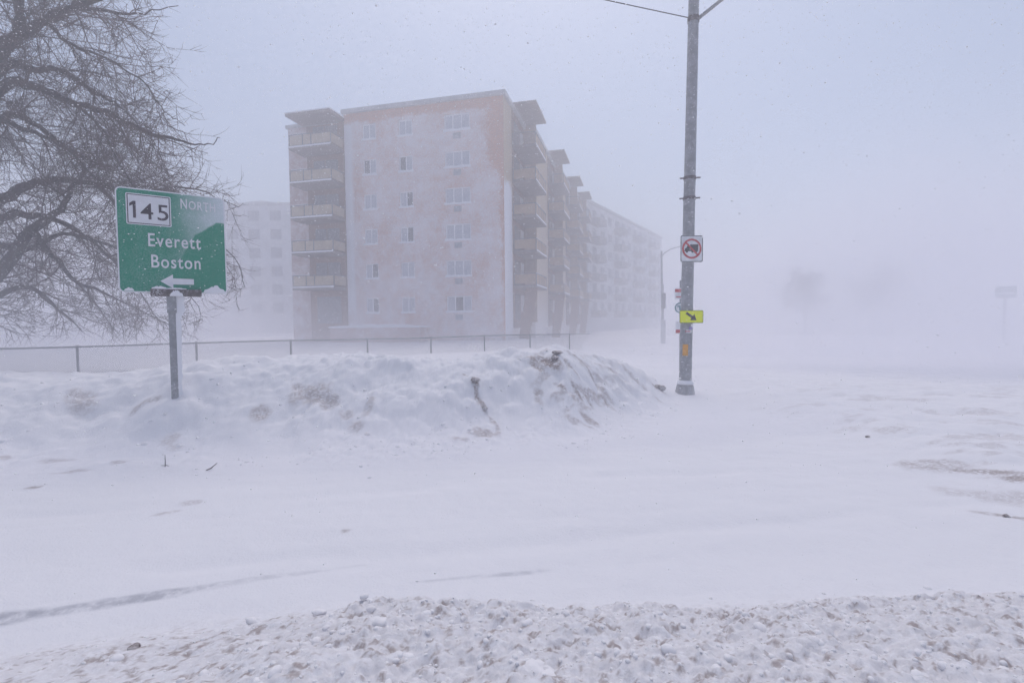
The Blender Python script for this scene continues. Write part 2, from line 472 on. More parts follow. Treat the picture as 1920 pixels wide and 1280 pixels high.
def ground_h(X, Y):
    z = 0.10 * (fbm(X * 0.16, Y * 0.16, 3, 3) - 0.5) + 0.035 * (fbm(X * 0.9, Y * 2.2, 5, 3) - 0.5)
    # long ploughed bank along the far side of the road
    toe = np.interp(X, TOE_X, TOE_Y) + 0.5 * (fbm(X * 0.8, X * 0 + 2.0, 21, 3) - 0.5)
    H = np.interp(X, CR_X, CR_H)
    W = 2.3 + 0.5 * (fbm(X * 0.6, X * 0 + 7.0, 22, 2) - 0.5)
    s = (Y - toe) / W
    face = sstep(s) * np.where(s > 1, np.interp(s, [1, 2.2, 4, 8, 400], [1, 0.72, 0.42, 0.28, 0.2]), 1)
    onb = sstep(s * 2.2) * sstep((3.2 - s) / 1.2) * np.clip(H * 1.4, 0, 1)
    rot = X * 0.8 + Y * 0.6
    rot2 = -X * 0.6 + Y * 0.8
    rough = 0.20 * (fbm(rot * 1.1, rot2 * 1.7, 31, 4) - 0.5) \
        + 0.15 * (lumps(rot * 1.5, rot2 * 2.0, 33) - 0.3) * fbm(X * 0.7, Y * 0.7, 34, 2) \
        + 0.12 * (lumps(X * 3.6 + 0.5 * fbm(X * 4, Y * 4, 36, 2), Y * 3.6, 37) - 0.35) * sstep((fbm(X * 0.8, Y * 0.8, 38, 3) - 0.42) / 0.2) \
        + 0.055 * (lumps(X * 9, Y * 9, 39) - 0.35) * sstep((fbm(X * 1.1, Y * 1.1, 40, 3) - 0.45) / 0.2) \
        + 0.10 * (fbm(X * 5, Y * 5, 35, 5, 0.62) - 0.5)
    z = z + H * face + onb * rough * np.where(X > -20, 1.0, 0.3)
    # crumbly apron at the toe of the bank
    ap = np.exp(-((Y - toe - 0.05) / 0.55) ** 2) * np.clip(H * 1.3, 0, 1)
    z = z + ap * (0.06 * lumps(X * 4, Y * 4, 41) + 0.04 * lumps(X * 9, Y * 9, 42) - 0.03) * sstep((fbm(X * 0.9, Y * 0.9, 43, 3) - 0.38) / 0.25)
    # rough berm on the right-hand side
    bx = 4.5 + 0.5 * (fbm(Y * 0.5, Y * 0 + 1.0, 51, 3) - 0.5) + 0.12 * np.clip(Y - 9, 0, 40)
    rb = sstep((X - bx) / 1.5) * sstep((Y - 2.0) / 2.0) * (0.25 + 0.75 * sstep((24 - Y) / 14))
    z = z + rb * (0.15 + 0.16 * (fbm(X * 1.1, Y * 0.8, 52, 5, 0.55) - 0.5) + 0.07 * (lumps(X * 2.2, Y * 2.0, 53) - 0.3))
    # the heap of chunks in front
    c, lim = chunk_zone(X, Y)
    t = np.clip((lim - Y) / 1.5, 0, 1.4)
    heap = 0.07 * sstep((lim - Y) / 0.55) + 0.33 * t + 0.10 * (fbm(X * 1.3, Y * 1.3, 61, 3) - 0.5) * c
    lum = 0.045 * lumps(X * 5.5, Y * 5.5, 62) * vnoise(X * 2, Y * 2, 67) + 0.042 * lumps(X * 12, Y * 12, 63) + 0.10 * np.clip(lumps(X * 3.1, Y * 3.1, 69) - 0.55, 0, 1) + 0.036 * lumps(X * 24, Y * 24, 64) \
        + 0.018 * lumps(X * 44, Y * 44, 68) + 0.03 * (fbm(X * 15, Y * 15, 65, 4, 0.6) - 0.5)
    soft = 0.35 + 0.65 * sstep((X + 1.9 + 0.8 * (fbm(X, Y, 66, 3) - 0.5)) / 1.3)      # smoother towards the left
    z = z + c * (heap - 0.05) + 0.85 * c * lum * soft
    # wind ridges and half-filled wheel tracks on the road
    road = sstep((toe - 0.3 - Y) / 1.0) * (1 - c)
    z = z + road * (0.018 * (fbm(X * 0.7 + Y * 0.5, Y * 3.4 - X * 0.9, 55, 4, 0.55) - 0.5) + 0.006 * (fbm(X * 9, Y * 9, 56, 3) - 0.5))
    for off in (3.95, 5.35):
        yc = off + 0.16 * X + 0.25 * (fbm(X * 0.35, X * 0 + off, 57, 2) - 0.5)
        z = z - road * 0.022 * np.exp(-((Y - yc) / 0.13) ** 2) * sstep((fbm(X * 0.6, X * 0 + off, 58, 3) - 0.40) / 0.2)
    return z


# dirt on the snow: (x, y, half length, half width, angle in degrees, strength)
DIRT = [(-3.1, 7.78, .36, .2, -20, .6), (-3.42, 7.95, .13, .09, -30, .5), (-2.88, 7.7, .2, .16, 0, .6), (-3.77, 7.41, .13, .15, 0, .6),
        (-2.2, 7.66, .09, .22, 0, .5), (-2.28, 7.24, .15, .10, -30, .6), (-2.52, 7.5, .11, .08, 0, .5),
        (-.77, 8.38, .10, .035, -25, .9), (-.62, 8.24, .08, .06, -60, 1.0), (-.58, 8.08, .13, .03, -75, .9), (-.46, 7.92, .15, .04, -55, 1.0),
        (-.30, 7.7, .17, .03, -60, .9), (-.22, 7.45, .14, .05, -80, .7), (-.40, 7.33, .22, .14, 0, .75), (-.72, 7.12, .2, .06, 10, .55),
        (.62, 8.86, .30, .13, -25, .9), (.47, 8.74, .16, .06, -35, .8), (.83, 8.45, .16, .05, -35, .8), (1.1, 8.5, .16, .06, -35, .9), (1.3, 8.6, .12, .06, -35, .8),
        (1.75, 8.95, .2, .05, -30, .8), (.45, 8.34, .10, .08, 0, .7), (.43, 8.2, .08, .09, 0, .6), (1.29, 8.09, .17, .09, -20, .9), (.94, 7.9, .12, .05, -40, .7),
        (1.1, 7.92, .2, .03, -10, .7), (2.1, 10.1, .25, .06, -20, .6), (2.7, 10.6, .5, .07, -30, .5), (3.3, 11.3, .3, .10, -20, .8), (1.06, 8.86, .2, .05, -40, .7),
        (1.5, 9.3, .4, .05, -35, .6), (-6.57, 7.58, .4, .16, -25, .45), (-5.6, 7.40, .08, .16, 0, .5), (-5.42, 7.5, .14, .05, 0, .5),
        (-4.76, 6.9, .1, .14, 0, .45), (-4.6, 6.72, .1, .08, 0, .4), (-5.93, 6.43, .22, .05, 15, .45), (-5.27, 5.94, .22, .04, 20, .45), (-5.3, 5.44, .1, .05, 30, .9),
        (-6.6, 6.42, .1, .08, 0, .7), (-5.0, 6.24, .1, .06, 0, .7), (-3.2, 4.9, .1, .08, 0, .35), (-3.26, 4.67, .13, .04, 25, .35), (-1.43, 4.19, .04, .03, 0, .6),
        (5.0, 5.85, .4, .22, -20, .5), (5.25, 5.5, .45, .07, -50, .7), (5.3, 5.2, .15, .1, -40, .8), (4.5, 4.43, .3, .05, -30, .7), (4.8, 4.9, .5, .2, -40, .3),
        (-1.9, 2.43, .09, .03, 10, .9), (-1.45, 2.5, .12, .05, 10, .4)]
ICE = [(-2.6, 3.14, .7, .07, 19, .8), (-3.35, 2.90, .6, .09, 18, .9), (-1.75, 3.44, .6, .035, 16, .35), (0.0, 3.46, .26, .035, 12, .5), (-.4, 3.40, .3, .02, 10, .3)]

def blobs(X, Y, table, wob):
    out = np.zeros_like(X)
    for (cx, cy, a, b, ang, st) in table:
        c, s = math.cos(math.radians(ang)), math.sin(math.radians(ang))
        sel = (np.abs(X - cx) < 2.2 * (a + b)) & (np.abs(Y - cy) < 2.2 * (a + b))
        if not sel.any(): continue
        dx, dy = X[sel] - cx, Y[sel] - cy
        u, v = (dx * c + dy * s) / a, (-dx * s + dy * c) / b
        r = np.sqrt(u * u + v * v) + wob[sel]
        out[sel] = np.maximum(out[sel], st * sstep((1.25 - r) / 0.7))
    return out

def build_ground():
    def graded(lo, hi, step_list):
        """step_list: (upper limit, step)"""
        xs = [lo]
        for up, st in step_list:
            while xs[-1] + st < up: xs.append(xs[-1] + st)
        xs.append(hi); return np.array(xs)
    half = graded(0, 235, [(3.2, .013), (4.5, .03), (8, .045), (15, .09), (30, .4), (80, 3), (235, 12)])
    xs = np.concatenate([-half[:0:-1], half])
    ys = graded(-24, 380, [(-1, 3), (1.0, .12), (3.45, .013), (3.8, .025), (10.5, .034), (16, .08), (30, .3), (90, 2), (380, 14)])
    X, Y = np.meshgrid(xs, ys)
    Z = ground_h(X, Y)
    V = np.stack([X, Y, Z], -1).reshape(-1, 3)
    ny, nx = X.shape
    idx = np.arange(ny * nx).reshape(ny, nx)
    Fq = np.stack([idx[:-1, :-1], idx[:-1, 1:], idx[1:, 1:], idx[1:, :-1]], -1).reshape(-1)
    o = mesh_np("ground", V, Fq, 4, M['ground'])
    wob = 1.3 * (fbm(X * 3.5, Y * 3.5, 71, 4, 0.6) - 0.5)
    wob2 = 0.9 * (fbm(X * 1.2, Y * 9, 72, 4, 0.6) - 0.5)
    dirt = blobs(X, Y, DIRT, wob)
    c, lim = chunk_zone(X, Y)
    streak = sstep((fbm(X * 4.5, Y * 4.5, 73, 5, 0.65) - 0.55) / 0.16) * sstep((fbm(X * 0.9, Y * 0.9, 74, 3) - 0.36) / 0.2)
    dirt = np.maximum(dirt, c * np.maximum(streak * 0.22, 0.17))
    bx = sstep((X - 4.4) / 1.0) * sstep((14 - Y) / 5)
    dirt = np.maximum(dirt, bx * sstep((fbm(X * 1.6, Y * 2.6, 75, 5, 0.62) - 0.56) / 0.12) * 0.3)
    dirt = np.maximum(dirt, c * sstep((fbm(X * 26, Y * 26, 76, 3, 0.6) - 0.58) / 0.08) * 0.75)
    toe = np.interp(X, TOE_X, TOE_Y)
    dirt = np.maximum(dirt, np.exp(-((X - 1.15) / .85) ** 2) * sstep((Y - toe - .3) / .5) * sstep((toe + 2.6 - Y) / .5)
                      * sstep((fbm((X * 0.8 + Y * 0.6) * 2.0, (-X * 0.6 + Y * 0.8) * 5.5, 78, 4, 0.6) - 0.53) / 0.09) * 0.62)
    ice = blobs(X, Y, ICE, wob2) * (1 - 0.8 * c)
    for nm, arr in (("dirt", dirt), ("ice", ice)):
        a = o.data.attributes.new(nm, 'FLOAT', 'POINT')
        a.data.foreach_set("value", np.ascontiguousarray(arr, np.float32).ravel())
    tag(o, "snow covered road and ploughed snow banks", kind="structure")
    return o

def gz(x, y):
    return float(ground_h(np.array([[x]], float), np.array([[y]], float))[0, 0])

def icosphere(sub):
    bm = bmesh.new(); bmesh.ops.create_icosphere(bm, subdivisions=sub, radius=1.0)
    V = np.array([v.co[:] for v in bm.verts]); Fc = np.array([[v.index for v in f.verts] for f in bm.faces]); bm.free()
    return V, Fc

def scatter_lumps(name, pts, radii, mat, sub, seed, squash=0.75, rough=0.35):
    rng = np.random.default_rng(seed)
    V, Fc = icosphere(sub)
    temps = []
    for k in range(8):
        d = rng.normal(size=(5, 3)); d /= np.linalg.norm(d, axis=1)[:, None]
        s = 1 + rough * sum(np.clip(V @ q, -1, 1) * rng.uniform(-1, 1) + 0.5 * np.sin(3.1 * V @ q + rng.uniform(0, 6)) * rng.uniform(-1, 1) for q in d) / 1.8
        temps.append(V * s[:, None] * np.array([1, rng.uniform(.7, 1), squash]))
    n = len(pts); allV = np.empty((n, len(V), 3)); 
    for i in range(n):
        w = rng.uniform(0, 2 * math.pi); c, s = math.cos(w), math.sin(w)
        T = temps[rng.integers(8)]
        P = np.stack([T[:, 0] * c - T[:, 1] * s, T[:, 0] * s + T[:, 1] * c, T[:, 2]], -1)
        allV[i] = P * radii[i] + pts[i]
    F_all = (Fc[None] + (np.arange(n) * len(V))[:, None, None]).reshape(-1)
    return mesh_np(name, allV.reshape(-1, 3), F_all, 3, mat)

def build_clods():
    rng = np.random.default_rng(5)
    n = 5200
    X = rng.uniform(-3.6, 4.6, n); Y = rng.uniform(1.2, 3.5, n)
    c, lim = chunk_zone(X[None], Y[None]); c = c[0]
    keep = (rng.uniform(size=n) < (0.12 + 0.88 * c) * (0.25 + 0.75 * sstep((X + 1.9) / 1.4))) & ((c > 0.02) | (rng.uniform(size=n) < 0.12))
    X, Y = X[keep], Y[keep]
    r = np.clip(0.008 * np.exp(rng.normal(0, 0.55, len(X))), 0.004, 0.032)
    Z = ground_h(X[None], Y[None])[0] - r * 0.15
    o = scatter_lumps("snow_clods", np.stack([X, Y, Z], -1), r, M['clod'], 2, 8)
    tag(o, "small crumbled clods of ploughed snow on the near heap", "snow clods", kind="stuff")
    # crumbs along the foot of the far bank and over its face
    n = 1500
    X = rng.uniform(-9, 6, n)
    toe = np.interp(X, TOE_X, TOE_Y)
    Y = toe + np.where(rng.uniform(size=n) < 0.55, rng.normal(0.1, 0.4, n), rng.uniform(-0.5, 2.0, n))
    keep = fbm(X[None] * 1.3, Y[None] * 1.3, 77, 3)[0] > 0.5
    X, Y = X[keep], Y[keep]
    r = np.clip(0.013 * np.exp(rng.normal(0, 0.6, len(X))), 0.006, 0.05)
    Z = ground_h(X[None], Y[None])[0] - r * 0.2
    o = scatter_lumps("snow_crumbs", np.stack([X, Y, Z], -1), r, M['clod'], 2, 9)
    tag(o, "crumbs of broken snow along the foot of the far bank", "snow crumbs", kind="stuff")

def build_flakes():
    rng = np.random.default_rng(11)
    n = 130000
    P = np.stack([rng.uniform(-14, 14, n), 0.7 + 17 * rng.uniform(size=n) ** 0.8, rng.uniform(0.3, 9.5, n)], -1)
    keep = (P[:, 2] > ground_h(P[None, :, 0], P[None, :, 1])[0] + 0.05) & (np.hypot(P[:, 0], P[:, 1]) > 1.2)
    P = P[keep]
    r = np.clip(0.0042 * np.exp(rng.normal(0, 0.42, len(P))), 0.0015, 0.013) * np.clip(P[:, 1] / 4.0, 0.35, 1.0)
    o = scatter_lumps("snowflakes", P, r, M['flake'], 1, 12, squash=0.6, rough=0.5)
    tag(o, "falling snowflakes drifting through the air", "snowflakes", kind="stuff")

# ------------------------------------------------------------------ buildings
def wall_open(mb, p0, u, L, z0, z1, opens, depth, back):
    """front wall from p0 along u (unit, xy), openings (u0,u1,za,zb); reveals run 'depth' along 'back'"""
    us = sorted(set([0, L] + [q for o in opens for q in o[:2]])); zs = sorted(set([z0, z1] + [q for o in opens for q in o[2:]]))
    P = lambda a, z, d=0.0: (p0[0] + u[0] * a + back[0] * d, p0[1] + u[1] * a + back[1] * d, z)
    for i in range(len(us) - 1):
        for j in range(len(zs) - 1):
            cu, cz = (us[i] + us[i + 1]) / 2, (zs[j] + zs[j + 1]) / 2
            if any(o[0] < cu < o[1] and o[2] < cz < o[3] for o in opens): continue
            mb.add([P(us[i], zs[j]), P(us[i + 1], zs[j]), P(us[i + 1], zs[j + 1]), P(us[i], zs[j + 1])], [(0, 1, 2, 3)])
    for a, b, c, d in opens:
        q = [(a, c), (b, c), (b, d), (a, d)]
        for k in range(4):
            (a1, c1), (a2, c2) = q[k], q[(k + 1) % 4]
            mb.add([P(a1, c1), P(a2, c2), P(a2, c2, depth), P(a1, c1, depth)], [(0, 1, 2, 3)])
    return mb

def make_window(parent, w, h, dark=None, mullion=True, thick=0.085, rz=0.0, snow=True, seed=0):
    """frame part with panes and a snowy sill as sub-parts; origin at the lower middle of the opening, facing -y"""
    f = MB(); t = thick
    f.box(-w / 2, -w / 2 + t, 0, .07, 0, h); f.box(w / 2 - t, w / 2, 0, .07, 0, h)
    f.box(-w / 2 + t, w / 2 - t, 0, .07, 0, t); f.box(-w / 2 + t, w / 2 - t, 0, .07, h - t, h)
    ms = [0.0] if w < 1.6 else [-w / 6, w / 6]
    for m in ms: f.box(m - t / 2, m + t / 2, 0.003, .067, t, h - t)
    fr = f.build("window", M['window_frame'], parent)
    ed = [-w / 2 + t] + [q for m in ms for q in (m - t / 2, m + t / 2)] + [w / 2 - t]
    for k in range(0, len(ed), 2):
        mt = M['pane_dark'] if dark is not None and k // 2 in dark else M['pane_blind']
        MB().box(ed[k], ed[k + 1], .035, .05, t, h - t).build("pane", mt, fr)
    rng = random.Random(seed)
    s = MB()
    s.box(-w / 2 - .06, w / 2 + .06, -.16, -0.002, -.07, 0.0)
    # snow lying on the sill
    pts = 9
    top = [(-w / 2 - .05 + (w + .1) * i / (pts - 1), rng.uniform(.05, .13)) for i in range(pts)]
    outl = [(-w / 2 - .05, 0.002), (w / 2 + .05, 0.002)] + top[::-1]
    s.prism(outl, -.15, -.004)
    s.build("sill", M['snow'], fr)
    return fr

def make_balcony(parent, w, d, name="balcony", posts=(0, .32, .55, 1), pmat='panel', ends=True):
    """slab part with railing and panels as sub-parts; wall along y=0 from x=0 to w, projects to y=-d"""
    sl = MB().box(0, w, -d, 0, 0, .2)
    b = sl.build(name, M['soffit'], parent)
    r = MB()
    z0, z1 = .2, 1.1
    px = [w * q for q in posts]; px[0] += .03; px[-1] -= .03
    for x in px: r.box(x - .03, x + .03, -d + .02, -d + .08, z0, z1)
    for x in (px[0], px[-1]): r.box(x - .03, x + .03, -.08, -.02, z0, z1)
    r.box(0, w, -d + .015, -d + .085, z1, z1 + .05)
    for x in (px[0], px[-1]): r.box(x - .035, x + .035, -d + .085, -.015, z1, z1 + .05)
    r.box(px[0] + .03, px[-1] - .03, -d + .035, -d + .065, z0 + .06, z0 + .1)
    r.build("railing", M['metal_dark'], b)
    for i in range(len(px) - 1):
        MB().box(px[i] + .06, px[i + 1] - .06, -d + .03, -d + .06, z0 + .13, z1 - .06).build("panel", M[pmat], b)
    for x in (px[0], px[-1]) if ends else ():
        n = max(1, round(d / 2.0)); seg = (d - .2) / n
        MB().box(x - .012, x + .012, -d + .11, -.11, z0 + .13, z1 - .06).build("panel", M[pmat], b)
    # snow on the slab edge and rail
    s = MB().box(.02, w - .02, -d - .012, -d + .012, .14, .26)
    s.box(.1, w * .4, -d + .02, -d + .08, z1 + .052, z1 + .09)
    s.build("snow_cap", M['snow'], b)
    return b

def build_main():
    root = empty("apartment_building", (-.4778, 37.62, 0), -.2434)
    tag(root, "six storey brick apartment building with balcony stacks, plastered with snow", "apartment building")
    H = 18.42; L = 13.25
    sills = [16.26 - 2.75 * k for k in range(6)]
    cols = [(-11.04, 1.16, 1.22), (-7.91, 1.16, 1.22), (-3.66, 2.06, 1.22)]
    opens = []
    for x, w, h in cols:
        for s in sills: opens.append((x + L - w / 2, x + L + w / 2, s, s + h))
    # cream and brick facade to the street
    wall_open(MB(), (-L, 0), (1, 0), L, -.6, H, opens, .16, (0, 1)).build("front_wall", M['brick_front'], root)
    # the other walls
    mb = MB()
    steps = [(0, 7.6, 0.0), (7.6, 19.5, .8), (19.5, 29.6, 1.3), (29.6, 38, 1.75)]
    prev = None
    for y0, y1, off in steps:
        mb.add([(off, y0, -.6), (off, y1, -.6), (off, y1, H), (off, y0, H)], [(0, 1, 2, 3)])
        if prev is not None: mb.add([(prev, y0, -.6), (off, y0, -.6), (off, y0, H), (prev, y0, H)], [(0, 1, 2, 3)])
        prev = off
    mb.add([(1.75, 38, -.6), (-18.6, 38, -.6), (-18.6, 38, H), (1.75, 38, H)], [(0, 1, 2, 3)])
    mb.build("side_wall", M['brick_side'], root)
    mb = MB()
    mb.add([(-18.6, .2, -.6), (-L, .2, -.6), (-L, .2, 17.9), (-18.6, .2, 17.9)], [(0, 1, 2, 3)])
    mb.add([(-18.6, .2, -.6), (-18.6, 38, -.6), (-18.6, 38, 17.9), (-18.6, .2, 17.9)], [(0, 1, 2, 3)])
    mb.add([(-L, 0, -.6), (-L, .2, -.6), (-L, .2, H), (-L, 0, H)], [(0, 1, 2, 3)])
    mb.build("wing_wall", M['brick_plain'], root)
    # roofs with their fascia
    rf = MB().box(-L - .12, .22, -.25, 7.55, H, H + .32)
    rf.box(-L - .12, 1.0, 7.553, 19.5, H, H + .32); rf.box(-L - .12, 1.5, 19.503, 29.6, H, H + .32); rf.box(-L - .12, 1.95, 29.603, 38.2, H, H + .32)
    rf.build("roof", M['fascia'], root)
    MB().box(-18.75, -L - .125, .05, 38.2, 17.9, 18.15).build("roof", M['fascia'], root)
    # facade windows
    darks = {(0, 1): [0], (1, 1): [0], (1, 2): [1], (0, 4): [1], (0, 5): [1], (1, 3): [1], (2, 5): [1]}
    for ci, (x, w, h) in enumerate(cols):
        for k, s in enumerate(sills):
            win = make_window(root, w, h, darks.get((ci, k)), seed=ci * 10 + k)
            win.location = (x, .09, s)
            if ci == 2 and k < 6:
                g = MB().box(x - .3, x + .3, -.05, .02, s - .62, s - .2)
                for q in range(6): g.box(x - .26, x + .26, -.065, -.048, s - .58 + q * .06, s - .555 + q * .06)
                g.build("air_conditioner_grille", M['grille'], root)
    # left stack of balconies
    for k in range(5):
        zs = 15.4 - 2.75 * k
        b = make_balcony(root, 3.75, 2.0, posts=(0, .33, .53, 1)); b.location = (-17.05, .195, zs)
        door_z = zs + .2
        dr = MB().box(-16.1, -15.1, -.02, .045, door_z, door_z + 2.1).build("balcony_door", M['pane_dark'], root)
        wd = MB().box(-15.0, -13.9, -.02, .045, door_z + .75, door_z + 2.1).build("window", M['pane_dark'], root)
    MB().box(-17.15, -13.2, -2.0, .05, 17.92, 18.12).build("canopy", M['soffit'], root)
    MB().box(-17.2, -13.15, -2.05, -.06, 18.123, 18.19).build("canopy_snow", M['snow'], root)
    dr = MB().box(-16.1, -13.9, -.02, .045, 1.7, 3.9).build("balcony_door", M['pane_dark'], root)
    # bare brick behind the balconies; the recess wall's dark brown includes painted shade
    MB().box(-L - .42, -L - .03, -.1, .19, -.6, 17.85).build("brick_pier", M['brick_bare_shade'], root)
    MB().box(-16.75, -L - .43, .05, .195, -.6, 17.85).build("recess_shade_wall", M['brick_bare_shade'], root)
    # right stacks along the side street
    for (y0, y1, off, d) in ((2.5, 7.0, 0.0, 2.0), (14.3, 18.6, .8, 1.75), (24, 28.2, 1.3, 1.75), (31.6, 35.6, 1.75, 1.75)):
        W = y1 - y0
        # canopy over the stack
        c = MB().box(off + .003, off + d, y0, y1, 18.76, 18.92)
        c.build("canopy", M['soffit'], root)
        c = MB().box(off + .003, off + .3, y0, y1, H + .33, 18.757).build("canopy_beam", M['concrete'], root)
        for k in range(5):
            zs = 15.4 - 2.75 * k
            b = make_balcony(root, W, d - .1, posts=(0, .25, .5, .75, 1), pmat='panel_tan', ends=k > 0)
            # rotate so that the balcony faces +x
            b.rotation_euler = (0, 0, math.pi / 2); b.location = (off + .052, y0, zs)
        MB().box(off + .001, off + .05, y0 + .05, y1 + .4, 1.2, H - .05).build("recess_shade_wall", M['brick_bare_shade'], root)  # bare wall behind the stack, recess shade put into its dark brown
        for k in range(6):
            zs = 15.4 - 2.75 * k
            MB().box(off + .0505, off + .09, y0 + .5, y0 + 2.3, zs + .2, zs + 2.3).build("balcony_door", M['pane_dark'], root)
            MB().box(off + .0505, off + .1, y0 + 2.6, y0 + 3.7, zs + .9, zs + 2.3).build("window", M['door'], root)
        # privacy screen between stacks and the raking strut below the lowest slab
        MB().box(off + .01, off + d * .55, y1 - .16, y1 - .02, 1.65, 18.7).build("screen_wall", M['panel_tan'], root)
        st = MB()
        st.add([(off + d - .95, y0 + .25, 4.38), (off + d - .1, y0 + .25, 4.38), (off + d - .1, y0 + .65, 4.38), (off + d - .95, y0 + .65, 4.38),
                (off + .25, y0 + .25, -.4), (off + 1.05, y0 + .25, -.4), (off + 1.05, y0 + .65, -.4), (off + .25, y0 + .65, -.4)],
               [(0, 1, 2, 3), (7, 6, 5, 4), (0, 4, 5, 1), (1, 5, 6, 2), (2, 6, 7, 3), (3, 7, 4, 0)])
        st.build("strut", M['brick_bare_shade'], root)
    # low planter wall with drifted snow along the foot of the facade
    MB().box(-13.9, -6.2, -1.6, -.01, -.6, 1.35).build("planter_wall", M['brick_plain'], root)
    s = MB()
    n = 24; outl = [(-14.0, 1.352), (-6.1, 1.352)]
    rng = random.Random(4)
    outl += [(-6.1 - 7.9 * i / n, 1.42 + .16 * math.sin(math.pi * i / n) + rng.uniform(0, .06)) for i in range(n + 1)]
    s.prism(outl, -1.68, -.012).build("planter_snow", M['snow'], root, smooth=False)
    return root

def build_far(name, p, q, H, depth, nx, floors, label, wmat, gap=2.75, balcony=False, bulk=None):
    """plain slab block: front from p to q (world xy, seen with the outside on the right hand of p->q reversed)"""
    dx, dy = q[0] - p[0], q[1] - p[1]; L = math.hypot(dx, dy)
    root = empty(name, (p[0], p[1], 0), math.atan2(dy, dx))
    tag(root, label, "apartment building")
    opens, wins = [], []
    pitch = L / nx
    for i in range(nx):
        for k in range(floors):
            z = H - 2.2 - gap * k
            u0 = pitch * (i + .5) - pitch * .27; u1 = pitch * (i + .5) + pitch * .27
            opens.append((u0, u1, z, z + 1.5)); wins.append((u0, u1, z))
    w = wall_open(MB(), (0, 0), (1, 0), L, -.6, H, opens, .35, (0, 1))
    w.add([(0, 0, -.6), (0, depth, -.6), (0, depth, H), (0, 0, H)], [(0, 1, 2, 3)])
    w.add([(L, 0, -.6), (L, depth, -.6), (L, depth, H), (L, 0, H)], [(0, 1, 2, 3)])
    w.add([(0, depth, -.6), (L, depth, -.6), (L, depth, H), (0, depth, H)], [(0, 1, 2, 3)])
    w.build("wall", wmat, root)
    MB().box(-.2, L + .2, -.25, depth + .2, H, H + .4).build("roof", M['fascia'], root)
    if bulk:
        MB().prism([(bulk[0], H + .41), (bulk[1], H + .41), (bulk[1] - 1, H + bulk[2] * .7), ((bulk[0] + bulk[1]) / 2, H + bulk[2]), (bulk[0] + .6, H + bulk[2] * .8)], 1.0, 7.0).build("roof_housing", wmat, root)
    for u0, u1, z in wins:
        f = MB().box(u0, u1, .2, .34, z, z + 1.5)
        f.box((u0 + u1) / 2 - .05, (u0 + u1) / 2 + .05, .16, .198, z, z + 1.5)
        f.build("window", M['far_glass'], root)
    if balcony:
        for k in range(floors):
            for i in range(1, nx, 3):
                z = H - 3.1 - gap * k
                MB().box(pitch * i + .2, pitch * (i + 1) - .2, -1.4, -.01, z, z + 1.0).build("balcony", M['concrete'], root)
    return root

